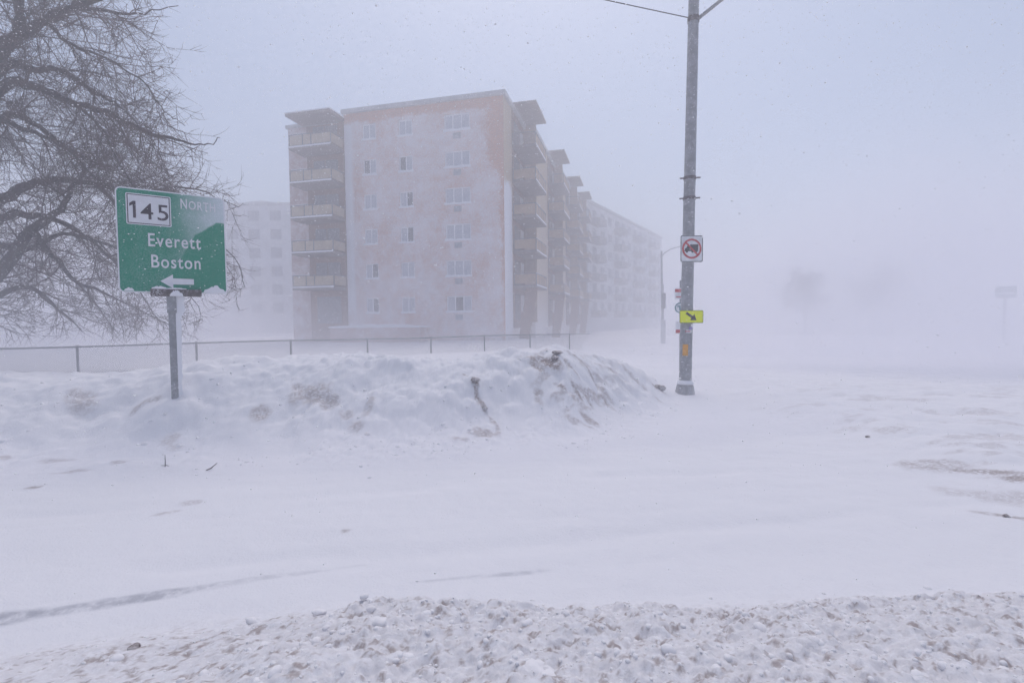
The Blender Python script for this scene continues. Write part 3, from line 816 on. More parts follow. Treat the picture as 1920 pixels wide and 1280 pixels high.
# ------------------------------------------------------------------ trees
LIMBS = [
    [(-17.91,14.5,-0.19,0.372),(-17.04,14.43,2.6,0.303),(-16.51,14.36,5.01,0.26),(-15.6,14.29,7.66,0.223),(-14.16,14.21,9.41,0.19),(-13.66,14.14,9.68,0.16),(-13.41,14.07,10.21,0.131),(-13.54,14.0,11.51,0.105)],
    [(-13.62,14.1,9.61,0.105),(-12.66,13.92,10.04,0.076),(-11.62,13.74,10.29,0.058),(-10.84,13.56,10.12,0.043),(-9.73,13.38,9.88,0.029),(-8.49,13.2,9.96,0.017)],
    [(-13.99,14.2,9.47,0.091),(-13.26,14.4,10.18,0.071),(-12.66,14.6,10.62,0.058),(-12.11,14.8,11.45,0.047)],
    [(-13.25,14.0,9.93,0.075),(-12.85,13.5,10.21,0.054),(-12.04,13.0,10.68,0.042)],
    [(-16.05,14.3,6.48,0.122),(-14.1,14.13,8.89,0.092),(-13.06,13.97,8.79,0.073),(-12.04,13.8,8.63,0.057),(-11.07,13.63,7.98,0.043),(-10.24,13.47,7.49,0.03),(-9.31,13.3,6.58,0.018)],
    [(-16.23,14.3,6.04,0.138),(-14.11,14.11,8.3,0.108),(-13.04,13.92,8.32,0.089),(-11.88,13.74,7.83,0.074),(-10.6,13.55,7.38,0.06),(-9.63,13.36,6.88,0.047),(-8.67,13.18,6.57,0.036),(-7.8,12.99,6.36,0.025),(-7.32,12.8,6.48,0.015)],
    [(-16.64,14.5,5.65,0.108),(-14.68,14.64,7.71,0.081),(-13.9,14.78,7.68,0.063),(-12.97,14.92,6.96,0.048),(-12.32,15.06,6.61,0.034),(-11.18,15.2,6.01,0.021)],
    [(-17.01,14.6,3.84,0.156),(-14.93,14.77,5.47,0.122),(-14.14,14.94,5.97,0.101),(-13.5,15.11,6.12,0.082),(-12.53,15.29,6.05,0.065),(-11.38,15.46,5.81,0.049),(-10.01,15.63,6.0,0.034),(-8.56,15.8,5.44,0.019)],
    [(-16.4,14.5,1.82,0.201),(-14.71,14.44,3.34,0.146),(-13.67,14.38,4.53,0.111),(-12.75,14.32,5.08,0.081),(-12.29,14.26,5.77,0.055),(-11.3,14.2,6.55,0.03)],
    [(-17.05,14.6,3.22,0.125),(-15.06,14.87,4.95,0.096),(-14.37,15.13,5.07,0.078),(-13.81,15.4,4.96,0.063),(-13.08,15.67,4.43,0.048),(-12.17,15.93,3.29,0.034),(-11.4,16.2,1.93,0.021)],
    [(-13.59,14.3,4.52,0.076),(-13.16,14.45,3.78,0.055),(-12.56,14.6,3.02,0.042),(-11.61,14.75,2.56,0.03),(-10.17,14.9,1.76,0.019)],
    [(-15.86,14.6,2.2,0.094),(-14.53,14.87,2.91,0.062),(-13.85,15.13,2.43,0.042),(-13.31,15.4,1.62,0.025)],
    [(-12.66,14.0,10.13,0.045),(-11.93,13.8,9.41,0.035),(-10.72,13.6,8.87,0.028),(-9.67,13.4,8.21,0.023),(-8.94,13.2,7.29,0.018),(-8.34,13.0,6.87,0.014)],
    [(-12.02,13.9,7.9,0.045),(-11.01,13.6,7.13,0.03),(-10.05,13.3,5.69,0.021),(-9.17,13.0,4.85,0.014)],
    [(-12.46,15.2,6.02,0.049),(-11.44,15.5,5.04,0.037),(-10.5,15.8,4.93,0.03),(-9.02,16.1,4.12,0.023),(-8.71,16.4,2.95,0.018)],
    [(-11.68,13.8,10.31,0.074),(-10.81,14.0,10.85,0.047),(-9.62,14.2,11.33,0.03)],
    [(-15.32,14.4,8.14,0.077),(-13.66,14.2,7.31,0.053),(-12.46,14.0,6.79,0.038),(-11.02,13.8,5.56,0.026),(-9.46,13.6,4.64,0.015)],
    [(-15.85,14.7,4.46,0.079),(-14.49,14.88,4.01,0.059),(-13.37,15.06,4.5,0.047),(-11.77,15.24,4.03,0.036),(-10.31,15.42,3.23,0.026),(-9.64,15.6,2.08,0.017)],
]


def build_limb_tree():
    rng = random.Random(21)
    root = empty("bare_tree", (-17.9, 14.5, gz(-17.9, 14.5)))
    tag(root, "large leafless tree with drooping branches behind the green sign", "tree")
    off = Vector(root.location)
    limb, br, tw = MB(), MB(), MB()
    starts = []
    def smooth_pts(pts, n):
        """Catmull-Rom through (x,y,z,r)"""
        P = [Vector(p) for p in pts]; P = [P[0] * 2 - P[1]] + P + [P[-1] * 2 - P[-2]]
        out = []
        for i in range(1, len(P) - 2):
            for k in range(n):
                t = k / n
                out.append(0.5 * ((2 * P[i]) + (P[i + 1] - P[i - 1]) * t + (2 * P[i - 1] - 5 * P[i] + 4 * P[i + 1] - P[i + 2]) * t * t
                                  + (3 * P[i] - P[i - 1] - 3 * P[i + 1] + P[i + 2]) * t ** 3))
        out.append(P[-2]); return out
    def grow(p, d, length, r, nseg, droop, curl):
        pts, rad = [p], [r]; d = d.normalized(); st = length / nseg
        for i in range(nseg):
            t = (i + 1) / nseg
            d = (d + Vector((rng.gauss(0, .11), rng.gauss(0, .11), rng.gauss(0, .10) + droop * (1 - t) + curl * t))).normalized()
            p = p + d * st; pts.append(p); rad.append(r * (1 - .72 * t))
        return pts, rad
    def side(t, lo, hi):
        a = t.cross(Vector((rng.gauss(0, 1), rng.gauss(0, 1), rng.gauss(0, 1)))).normalized()
        w = math.radians(rng.uniform(lo, hi)); return t * math.cos(w) + a * math.sin(w)
    def outside(q):
        w = q + off
        return ((w.x + 16.5) / 8.5) ** 2 + ((w.y - 14.4) / 7.0) ** 2 + ((w.z - 5.5) / 9.5) ** 2 > rng.uniform(.62, 1.12)
    def children(pts, rad, gap, level):
        acc = rng.uniform(0, gap)
        for i in range(1, len(pts)):
            seg = pts[i] - pts[i - 1]; acc += seg.length
            while acc > gap:
                acc -= gap * rng.uniform(.6, 1.4)
                p = pts[i - 1].lerp(pts[i], rng.random()); t = seg.normalized()
                spawn(p, t, rad[i], level)
    def spawn(p, t, r, level):
        d = side(t, 25, 70)
        if level == 1:
            if p.z < 1.6: return
            d.z -= .25 * rng.random()
            ln = rng.uniform(0.9, 2.2); rr = min(r * .55, rng.uniform(.014, .026))
            for k in range(5):
                a, b = grow(p, d, ln, rr, 7, -.10, .06)
                if a[-1].z > 1.0 and not outside(a[-1]): break
                ln *= .65; d = (d + Vector((-.25, 0, .1))).normalized()
            else: return
            br.tube(a, b, 4, cap=False); children(a, b, .17, 2)
        elif level == 2:
            ln = rng.uniform(.45, 1.25)
            for k in range(4):
                a, b = grow(p, d, ln, rng.uniform(.0075, .012), 5, -.06, .06)
                if a[-1].z > .8 and not outside(a[-1]): break
                ln *= .6
            else: return
            tw.tube(a, b, 3, cap=False); children(a, b, .17, 3)
        else:
            a, b = grow(p, d, rng.uniform(.2, .55), rng.uniform(.0045, .007), 3, -.02, .08)
            tw.tube(a, b, 3, cap=False)
    for i, pl in enumerate(LIMBS):
        sp = smooth_pts([(q[0] - off.x, q[1] - off.y, q[2] - off.z, q[3]) for q in pl], 5)
        pts = [Vector((s[0] + rng.gauss(0, .02), s[1] + rng.gauss(0, .03), s[2] + rng.gauss(0, .02))) for s in sp]
        rad = [max(.007, s[3] * (1.25 if s[3] > .03 else 1.0) * (1 - .5 * (k / len(sp)) ** 2)) for k, s in enumerate(sp)]
        limb.tube(pts, rad, 9)
        children(pts, rad, .27, 1)
        for _ in range(2): spawn(pts[-1], (pts[-1] - pts[-2]).normalized(), rad[-1], 1)
    limb.build("trunk", M['bark'], root, smooth=True)
    c = br.build("branches", M['twig'], root, smooth=True)
    c.name = "crown"
    tw.build("twigs", M['twig'], root)
    return root

def build_small_tree(name, loc, height, spread, label, seed, mat='twig', n1=26, trunk_r=.12, group=None, fork=.3):
    rng = random.Random(seed)
    root = empty(name, loc); tag(root, label, "tree", group)
    tr, cr = MB(), MB()
    top = Vector((rng.uniform(-.4, .4), rng.uniform(-.4, .4), height * .8))
    pts = [Vector((0, 0, -.4)), Vector((.05, 0, height * .25)), top * .65, top]
    tr.tube(pts, [trunk_r, trunk_r * .8, trunk_r * .5, trunk_r * .15], 8)
    def rec(p, d, ln, r, lv):
        a, rr = [p], [r]
        for i in range(5):
            d = (d + Vector((rng.gauss(0, .2), rng.gauss(0, .2), rng.gauss(0, .15) + (.05 if lv == 0 else -.03)))).normalized()
            p = p + d * ln / 5; a.append(p); rr.append(r * (1 - .15 * (i + 1)))
        cr.tube(a, rr, 3, cap=False)
        if lv < 3:
            for _ in range((9, 6, 4)[lv]):
                q = a[rng.randint(1, 5)]
                ax = d.cross(Vector((rng.gauss(0, 1), rng.gauss(0, 1), rng.gauss(0, 1)))).normalized()
                w = math.radians(rng.uniform(25, 65))
                rec(q, d * math.cos(w) + ax * math.sin(w), ln * rng.uniform(.4, .65), r * .5, lv + 1)
    for i in range(n1):
        t = fork + (.97 - fork) * i / n1
        p = top * t if t > .3 else Vector((.05, 0, height * t))
        w = rng.uniform(0, 6.28); up = rng.uniform(.2, .9)
        rec(p, Vector((math.cos(w), math.sin(w), up)), spread * rng.uniform(.6, 1) * (1.15 - .6 * t), trunk_r * .35, 0)
    tr.build("trunk", M['bark'], root, smooth=True)
    cr.build("crown", M[mat], root)
    return root

# ------------------------------------------------------------------ fence
def build_fence():
    p0 = Vector((-19.9, 8.75, 0)); p1 = Vector((4.6, 29.29, 0))
    d = (p1 - p0); L = d.length; rz = math.atan2(d.y, d.x)
    root = empty("chain_link_fence", p0, rz)
    tag(root, "grey chain link fence behind the snow bank in front of the brick building", "fence")
    # top line follows the ground fall: local x along the fence
    zt = lambda x: 1.24 - .0075 * x + .02 * math.sin(x * .55)
    rail = MB(); xs = [L * i / 60 for i in range(61)]
    rail.tube([(x, 0, zt(x)) for x in xs], .026, 6)
    rail.build("top_rail", M['fence_metal'], root, smooth=True)
    x = .25
    while x < L:
        wx = p0 + d.normalized() * x
        g = gz(wx.x, wx.y) - .35
        MB().tube([(x, .045, g), (x, .045, zt(x) + .05)], .034, 8).build("post", M['fence_metal'], root, smooth=True)
        x += 3.0
    m = MB(); s = .066; r = .0022
    hgt = 1.45; n = int(L / s)
    for i in range(-int(hgt / s), n + 1):
        for sg in (1, -1):
            a0, a1 = i * s, i * s + hgt
            if sg < 0: a0, a1 = a1, a0
            pa = Vector((a0, -.004 * sg, zt(max(0, a0)) - hgt)); pb = Vector((a1, -.004 * sg, zt(max(0, a1)) - .01))
            if min(a0, a1) < 0 or max(a0, a1) > L: continue
            m.tube([pa, pb], r, 3, cap=False)
    m.build("chain_link", M['fence_metal'], root)
    return root

# ------------------------------------------------------------------ signs and poles
def rrect(w, h, r, cx=0, cz=0, n=6):
    pts = []
    for (sx, sz, a0) in ((1, -1, -90), (1, 1, 0), (-1, 1, 90), (-1, -1, 180)):
        for k in range(n + 1):
            a = math.radians(a0 + 90 * k / n)
            pts.append((cx + sx * (w / 2 - r) + r * math.cos(a), cz + sz * (h / 2 - r) + r * math.sin(a)))
    return pts

def build_guide_sign():
    W, H, Z0 = 1.356, 1.5, 1.72
    root = bpy.data.objects["guide_sign"]
    root.location = (-5.611, 7.161, 0.542); root.rotation_euler = (0, 0, math.radians(35.1))
    tag(root, "green road sign reading 145 NORTH Everett Boston with a left arrow, on a snowy post", "road sign")
    # local z of the panel bottom = Z0 (world 2.262)
    def V(v): return Z0 + H * (1 - v)
    def U(u): return W * u
    pb = MB().prism(rrect(W, H, .07, W / 2, Z0 + H / 2), 0, .012).build("border", M['sign_white'], root)
    gp = MB().prism(rrect(W - .036, H - .036, .055, W / 2, Z0 + H / 2), -.004, -.0005).build("panel", M['sign_green'], root)
    # route marker
    bx0, bx1, bz0, bz1 = U(.088), U(.483), V(.347), V(.05)
    cx, cz, w, h = (bx0 + bx1) / 2, (bz0 + bz1) / 2, bx1 - bx0, bz1 - bz0
    rp = MB().prism(rrect(w, h, .02, cx, cz), -.010, -.0045).build("route_plate", M['sign_white'], root)
    b = MB(); t = .011
    b.box(cx - w / 2 + .014, cx + w / 2 - .014, -.0125, -.0105, cz + h / 2 - .014 - t, cz + h / 2 - .014)
    b.box(cx - w / 2 + .014, cx + w / 2 - .014, -.0125, -.0105, cz - h / 2 + .014, cz - h / 2 + .014 + t)
    b.box(cx - w / 2 + .014, cx - w / 2 + .014 + t, -.0125, -.0105, cz - h / 2 + .014 + t, cz + h / 2 - .014 - t)
    b.box(cx + w / 2 - .014 - t, cx + w / 2 - .014, -.0125, -.0105, cz - h / 2 + .014 + t, cz + h / 2 - .014 - t)
    b.build("plate_border", M['sign_black'], rp)
    def word(body, u0, u1, vbase, capv, mat, bold, y=-.0105):
        return text_mesh("lettering", body, mat, root, U(u0), V(vbase), y, H * capv, U(u1) - U(u0), bold, .005, 1.14)
    for ch, u0, u1 in (("4", .212, .322), ("5", .360, .458)):
        word(ch, u0, u1, .288, .160, M['sign_black'], .003, -.0135).parent = rp
    MB().prism([(U(.147), V(.285)), (U(.172), V(.285)), (U(.172), V(.125)), (U(.150), V(.125)), (U(.118), V(.150)), (U(.118), V(.176)), (U(.147), V(.160))], -.0135, -.0085).build("lettering", M['sign_black'], rp)
    word("N", .572, .633, .152, .105, M['sign_white'], .012)
    word("ORTH", .648, .905, .152, .088, M['sign_white'], .012)
    word("Everett", .268, .752, .546, .132, M['sign_white'], .012)
    word("Boston", .288, .742, .752, .132, M['sign_white'], .012)
    ar = [(U(.362), V(.884)), (U(.478), V(.955)), (U(.478), V(.914)), (U(.672), V(.912)), (U(.672), V(.855)), (U(.478), V(.853)), (U(.478), V(.815))]
    MB().prism(ar, -.0105, -.0055).build("arrow", M['sign_white'], root)
    # bracket across the foot of the panel, with the post below
    br = MB().box(U(.27), U(.74), -.075, -.013, Z0 - .05, Z0 + .055)
    br.box(U(.27), U(.74), .0125, .06, Z0 - .05, Z0 + .055)
    br.build("bracket", M['rust'], root, bevel=.008)
    px = U(.455)
    ps = MB().box(px - .045, px + .045, -.04, .04, -.6, Z0 - .052)
    ps.build("post", M['galv'], root, bevel=.012)
    cl = MB().box(px - .06, px + .06, -.06, -.0405, Z0 - .30, Z0 - .052).build("clamp", M['galv'], root, bevel=.006)
    # snow packed on the windward (right) side of the post, in a ragged strip, and along the bracket
    rng = random.Random(3)
    n = 26; outl = []
    for i in range(n + 1):
        z = -.3 + (Z0 - .04 + .3) * i / n
        outl.append((px + .047, z))
    right = []
    for i in range(n + 1):
        z = -.3 + (Z0 - .04 + .3) * i / n
        wv = .035 + .035 * (i / n) + rng.uniform(-.008, .012)
        if i > n - 4: wv += .05
        right.append((px + .047 + wv, z))
    MB().prism(outl[::-1] + right, -.035, .035).build("snow_strip", M['snow'], root)
    def crust(x0, x1, z, hmax, y0, y1, seed):
        r = random.Random(seed); n = 16
        o = [(x0, z), (x1, z)]
        for i in range(n + 1):
            t = i / n
            o.append((x1 + (x0 - x1) * t, z + hmax * (math.sin(math.pi * t) ** .6) * r.uniform(.6, 1) + .004))
        return MB().prism(o, y0, y1).build("snow_cap", M['snow'], root)
    crust(U(.28), U(.42), Z0 + .0555, .045, -.07, -.014, 1)
    crust(U(.40), U(.60), Z0 + .0555, .02, -.078, -.014, 2)
    crust(px - .02, px + .15, Z0 - .05, .10, -.10, -.0765, 6)
    crust(U(.76), U(.985), Z0 + .012, .125, -.022, -.0045, 4)
    crust(U(.045), U(.13), Z0 + .022, .05, -.014, -.0045, 5)
    return root

def build_pole():
    x, y = 4.13, 11.9
    g = gz(x, y)
    root = empty("utility_pole", (x, y, g))
    tag(root, "tall grey metal utility pole with clamps, stickers and a rising arm", "pole")
    zt = 11.2; lean = .018
    shaft = MB(); pts, rad = [], []
    for i in range(15):
        z = -.4 + (zt + .4) * i / 14
        pts.append((lean * z, 0, z)); rad.append(.147 - .0032 * z)
    shaft.tube(pts, rad, 20)
    shaft.build("shaft", M['galv'], root, smooth=True)
    b = MB().tube([(0, 0, -.4), (0, 0, .05), (.004, 0, .20), (.005, 0, .24)], [.235, .225, .195, .155], 8)
    b.build("base_cover", M['galv'], root, bevel=.01)
    rng = random.Random(9); s = MB()
    s.tube([(.005, 0, .235), (.006, 0, .29), (.007, 0, .33)], [.20, .185, .15], 12)
    s.build("snow_collar", M['snow'], root, smooth=True)
    for z in (5.09, 4.62):
        c = MB().tube([(lean * z, 0, z - .035), (lean * z, 0, z + .035)], .147 - .0032 * z + .012, 20)
        c.tube([(lean * z - .24, -.03, z - .01), (lean * z + .24, -.03, z + .01)], .018, 6)
        c.build("clamp", M['rust'], root)
    MB().box(.02, .10, -.158, -.130, 4.68, 5.03).build("bracket", M['galv'], root)
    z = 8.72
    MB().tube([(lean * z, 0, z - .06), (lean * z, 0, z + .06)], .147 - .0032 * z + .014, 20).build("clamp", M['rust'], root)
    MB().tube([(lean * z + .1, 0, z + .02), (lean * z + .75, 0, z + .52), (lean * z + 2.2, 0.1, z + 1.5), (lean * z + 3.8, .2, z + 1.95)], [.042, .04, .036, .032], 8).build("arm", M['galv'], root, smooth=True)
    # stickers hug the shaft
    def sticker(z0, z1, a0, a1, mat, nm="sticker", out=.004):
        m = MB(); n = 6; vs, fs = [], []
        for zz in (z0, z1):
            for k in range(n + 1):
                a = math.radians(a0 + (a1 - a0) * k / n); r = .147 - .0032 * zz + out
                vs.append((lean * zz + r * math.sin(a), -r * math.cos(a), zz))
        for k in range(n): fs.append((k, k + 1, n + 2 + k, n + 1 + k))
        return m.add(vs, fs).build(nm, mat, root)
    sticker(.92, 1.19, -50, 0, M['orange_paint'])
    sticker(1.46, 1.53, -20, 34, M['white_paint']); sticker(1.485, 1.507, -30, 20, M['red_paint'], out=.006)
    sticker(1.54, 1.60, 5, 50, M['purple_paint']); sticker(1.60, 1.66, 25, 62, M['white_paint'])
    # signs strapped to it are things of their own
    return root, lean

def build_truck_sign(px, py, pz):
    s = empty("no_truck_sign", (px, py, pz), math.radians(4))
    tag(s, "white sign with red ring and slash over a black truck on the grey pole", "traffic sign")
    W, H = .54, .62
    MB().prism(rrect(W, H, .04), 0, .006).build("plate", M['white_paint'], s)
    b = MB(); n = rrect(W - .012, H - .012, .036); m = rrect(W - .040, H - .040, .026)
    vs = [(x, -.003, z) for x, z in n] + [(x, -.003, z) for x, z in m] + [(x, -.0005, z) for x, z in n] + [(x, -.0005, z) for x, z in m]
    k = len(n); fs = []
    for i in range(k):
        j = (i + 1) % k
        fs += [(i, j, k + j, k + i), (2 * k + i, 3 * k + i, 3 * k + j, 2 * k + j), (i, 2 * k + i, 2 * k + j, j), (k + i, k + j, 3 * k + j, 3 * k + i)]
    b.add(vs, fs).build("border", M['black_paint'], s)
    t = MB()
    def rect(x0, x1, z0, z1): t.box(x0, x1, -.0035, -.0005, z0, z1)
    rect(-.035, .155, -.055, .10)                                             # box body
    t.prism([(-.165, -.055), (-.045, -.055), (-.045, .075), (-.10, .075), (-.125, .02), (-.165, .005)], -.0035, -.0005)
    rect(-.185, -.165, -.055, -.035); rect(-.045, -.035, -.055, -.03)
    t.ring(-.118, -.062, .0, .030, -.0055, -.0036, 20); t.ring(.02, -.062, .0, .030, -.0055, -.0036, 20); t.ring(.105, -.062, .0, .030, -.0055, -.0036, 20)
    t.build("truck_symbol", M['black_paint'], s)
    r = MB(); r.ring(0, 0, .188, .232, -.0085, -.006, 56)
    c, q = math.cos(math.radians(-45)), math.sin(math.radians(-45))
    L, hw = .189, .020
    r.prism([(c * a - q * b_, q * a + c * b_) for a, b_ in ((-L, -hw), (L, -hw), (L, hw), (-L, hw))], -.0085, -.006)
    r.build("prohibition_ring", M['red_paint'], s)
    MB().box(-.03, .03, .0065, .03, -.22, .22).build("bracket", M['galv'], s)
    return s

def build_arrow_sign(px, py, pz):
    s = empty("arrow_sign", (px, py, pz), math.radians(2))
    tag(s, "small bright yellow sign with a slanting black arrow, on the grey pole", "traffic sign")
    W, H = .565, .30
    MB().prism(rrect(W, H, .03), 0, .006).build("border", M['olive_paint'], s)
    MB().prism(rrect(W - .03, H - .03, .022), -.003, -.0004).build("plate", M['yellow_paint'], s)
    a = math.radians(-36); c, q = math.cos(a), math.sin(a)
    pts = [(-.155, -.028), (.02, -.028), (.02, -.088), (.145, 0), (.02, .088), (.02, .028), (-.155, .028)]
    MB().prism([(c * u - q * v, q * u + c * v) for u, v in pts], -.006, -.0034).build("arrow", M['black_paint'], s)
    MB().box(-.03, .03, .0065, .03, -.1, .1).build("bracket", M['galv'], s)
    return s

def build_bus_post():
    x, y = 5.06, 15.0
    s = empty("bus_stop_sign", (x, y, gz(x, y)), math.radians(3))
    tag(s, "slim post with small white, round and red plates half hidden behind the grey pole", "sign post")
    g = s.location.z
    MB().box(-.022, .022, -.02, .02, -.4, 2.95 - g).build("post", M['galv'], s)
    for z0, z1, nm in ((2.40, 2.72, "plate"), (1.36, 1.72, "plate")):
        w = .32 if z0 > 2 else .26
        MB().prism(rrect(w, z1 - z0, .02, -.03, (z0 + z1) / 2 - g), -.032, -.022).build(nm, M['white_paint'], s)
    m = MB().box(-.18, .12, -.038, -.033, 2.60 - g, 2.69 - g)
    m.build("red_band", M['red_paint'], s)
    MB().box(-.15, .09, -.038, -.033, 2.44 - g, 2.47 - g).build("red_band", M['red_paint'], s)
    MB().box(-.15, .09, -.038, -.033, 1.38 - g, 1.48 - g).build("red_band", M['red_paint'], s)
    MB().ring(-.03, 2.13 - g, 0, .16, -.032, -.022, 32).build("round_plate", M['white_paint'], s)
    r = MB().ring(-.03, 2.13 - g, .125, .155, -.038, -.033, 32)
    r.box(-.11, .05, -.038, -.033, 2.16 - g, 2.195 - g); r.box(-.05, -.01, -.038, -.033, 2.05 - g, 2.158 - g)
    r.build("round_emblem", M['teal_paint'], s)
    return s

def build_lamp():
    x, y = 11.97, 40.0
    s = empty("street_lamp", (x, y, 0))
    tag(s, "faint street lamp with a curved arm in the blowing snow left of the grey pole", "street lamp")
    MB().tube([(.12, 0, -.3), (.06, 0, 3.5), (0, 0, 7.2)], [.11, .09, .07], 10).build("post", M['galv'], s, smooth=True)
    MB().tube([(0, 0, 6.75), (.25, 0, 7.05), (.7, 0, 7.35), (1.5, 0, 7.55), (2.3, 0, 7.6)], [.04, .04, .036, .034, .03], 8).build("arm", M['galv'], s, smooth=True)
    MB().prism([(2.2, 7.5), (2.9, 7.55), (2.95, 7.63), (2.7, 7.72), (2.25, 7.68)], -.14, .14).build("lamp_head", M['galv'], s, bevel=.03)
    return s

def build_signal():
    x, y = 10.9, 36.0
    s = empty("signal_post", (x, y, 0))
    tag(s, "short post carrying a dark signal box beside the faint street lamp", "traffic signal")
    MB().tube([(0, 0, -.3), (0, 0, 4.3)], [.05, .045], 10).build("post", M['galv'], s, smooth=True)
    MB().box(-.13, .13, -.2, .06, 2.55, 3.65).build("signal_box", M['metal_dark'], s, bevel=.03)
    MB().box(-.15, .15, -.16, .12, -.3, 1.75).build("control_cabinet", M['grille'], s, bevel=.03)
    return s

def build_far_sign():
    s = empty("roadside_sign", (31.6, 32.0, 0), math.radians(-35))
    tag(s, "dim road sign on a post barely visible in the white-out", "road sign")
    MB().prism(rrect(1.0, .75, .08, 0, 3.3), 0, .05).build("panel", M['far_sign'], s)
    MB().box(-.35, .35, -.02, -.002, 3.2, 3.27).build("stripe", M['white_paint'], s)
    MB().tube([(0, .2, -.3), (0, .2, 3.3)], .09, 10).build("post", M['galv'], s, smooth=True)
    return s

def build_wire():
    p = Vector((4.13 + .018 * 8.8 - .12, 11.9, 8.78)); q = Vector((-24, 13.0, 16.4))
    m = MB(); pts = []
    for i in range(41):
        t = i / 40; w = p.lerp(q, t); w.z -= 4 * t * (1 - t) * .2
        pts.append(w - p)
    o = m.tube(pts, .012, 5).build("overhead_wire", M['black_paint'], None, loc=p)
    tag(o, "thin overhead wire running off from the clamp on the grey pole", "wire")

# ------------------------------------------------------------------ small things on the snow
def lump_thing(name, loc, size, mat, label, cat, seed, squash=.7, rough=.5, group=None):
    o = scatter_lumps(name, np.array([[0.0, 0, 0]]), [1.0], mat, 3, seed, squash, rough)
    v = np.array([q.co[:] for q in o.data.vertices])
    v = v * np.array(size) * (0.75 + 0.6 * fbm(v[:, 0] * 2.6 + v[:, 2] * 1.7 + seed, v[:, 1] * 2.6 - v[:, 2] * 1.3, 79, 4, 0.62))[:, None] + 0.12 * np.array(size) * (np.stack([fbm(v[:, 0] * 3 + k, v[:, 1] * 3 + v[:, 2] * 2, 80 + k, 3) for k in range(3)], -1) - .5) * 2
    o.data.vertices.foreach_set("co", v.astype(np.float32).ravel()); o.data.update()
    o.location = loc; tag(o, label, cat, group)
    return o

def twig(loc, segs, label):
    m = MB()
    for pts, r in segs: m.tube(pts, [r] * (len(pts) - 1) + [r * .5], 5)
    o = m.build("twig", M['bark'], None, loc=loc); tag(o, label, "twig"); return o

def build_haze():
    o = MB().box(-245, 245, -30, 390, -2.2, 24.5).build("haze", None)
    m = bpy.data.materials.new("haze"); m.use_nodes = True
    nt = m.node_tree; nt.nodes.remove(nt.nodes["Principled BSDF"])
    pv = nt.nodes.new("ShaderNodeVolumePrincipled")
    pv.inputs["Color"].default_value = HAZE_COLOR
    pv.inputs["Density"].default_value = HAZE_DENSITY
    pv.inputs["Anisotropy"].default_value = HAZE_ANISO
    nt.links.new(pv.outputs[0], nt.nodes["Material Output"].inputs["Volume"])
    o.data.materials.append(m)
    tag(o, "blowing snow haze filling the whole view", "haze", kind="stuff")
    return o

def plume(label, xs, keys, D, density, seed, bottom=-.8, rag=.5):
    """ground drift: a long low swell of snow-filled air, thinning to nothing at its crest and ends.
    keys: (x, y of the middle line, height)"""
    prof = [0, .004, .015, .04, .08, .14, .22, .32, .45, .6, .8, 1.0]
    ys = [-p for p in prof[::-1]] + prof[1:]
    V, Fq = [], []
    KX, KY, KH = zip(*keys); xa, xb = xs[0], xs[-1]
    for x in xs:
        q = np.array([x])
        yc = np.interp(x, KX, KY) + .12 * D * (fbm(q * .2, q * 0 + 5, seed, 2)[0] - .5)
        e = min(1, (x - xa) / (.25 * (xb - xa)), (xb - x) / (.25 * (xb - xa))); e = max(0, e) ** 1.5
        h = np.interp(x, KX, KH) * (1 + rag * 2 * (fbm(q * 1.6 / D, q * 0 + 2, seed + 1, 3)[0] - .5)) * e + .02
        for t in ys: V.append((x, yc + D * t * (.15 + .85 * e), bottom + (h - bottom) * (1 - math.sqrt(abs(t)))))
        V.append((x, yc + D, bottom - .05)); V.append((x, yc - D, bottom - .05))
    n = len(ys) + 2
    for i in range(len(xs) - 1):
        for k in range(n):
            k2 = (k + 1) % n; Fq.append((i * n + k, i * n + k2, (i + 1) * n + k2, (i + 1) * n + k))
    Fq.append(tuple(range(n))); Fq.append(tuple(range((len(xs) - 1) * n + n - 1, (len(xs) - 1) * n - 1, -1)))
    o = MB().add(V, Fq).build("blowing_snow", None)
    m = bpy.data.materials["haze"].copy(); m.name = "blowing_snow"
    m.node_tree.nodes["Principled Volume"].inputs["Density"].default_value = density
    o.data.materials.append(m)
    tag(o, label, "blowing snow", kind="stuff")

def build_blowing_snow():
    plume("dense snow drifting low over the ground in front of the buildings", np.linspace(-75, 110, 101),
          [(-70, 36, 14), (-36, 34, 15), (-22, 32, 12), (-12, 30.5, 7), (0, 29.5, 7.5), (8, 28.5, 10), (16, 28, 13), (30, 27, 13), (60, 30, 12), (110, 36, 9)], 6.5, DRIFT_DENSITY, 95)
    plume("white drift blowing across the open snow to the right of the grey pole", np.linspace(-1, 46, 71),
          [(0, 17, 2.5), (5, 19, 4.5), (9, 18, 8), (16, 16.5, 10), (45, 17, 9)], 7.4, .125, 195)
    plume("tall gust of snow veiling the long block down the street", np.linspace(8, 112, 61),
          [(8, 56, 23), (40, 50, 23), (112, 50, 20)], 11, .11, 495, rag=.12)
    plume("tall gust of snow veiling the grey block behind the green sign", np.linspace(-95, -19, 51),
          [(-95, 56, 23), (-19, 58, 23)], 11, .11, 595, rag=.12)
    plume("low drift blowing past the fence behind the snow bank", np.linspace(-26, 6, 61),
          [(-26, 10.5, 6.5), (-12, 11.5, 6.0), (-4, 13, 2.8), (6, 16, 1.6)], 3.6, .11, 295)
    plume("thin drift streaming over the foot of the snow bank", np.linspace(-11, 9, 61),
          [(-11, 5.6, 1.1), (-4, 6.0, 1.1), (0, 6.6, 1.15), (4, 8.2, 1.4), (9, 8.5, 2.2)], 2.8, .27, 395)

# ================================================================== build
def sign_empty_first():
    """guide_sign's material uses the sign's own axes, so its Empty exists before the materials"""
    o = bpy.data.objects.new("guide_sign", None); COL.objects.link(o); return o

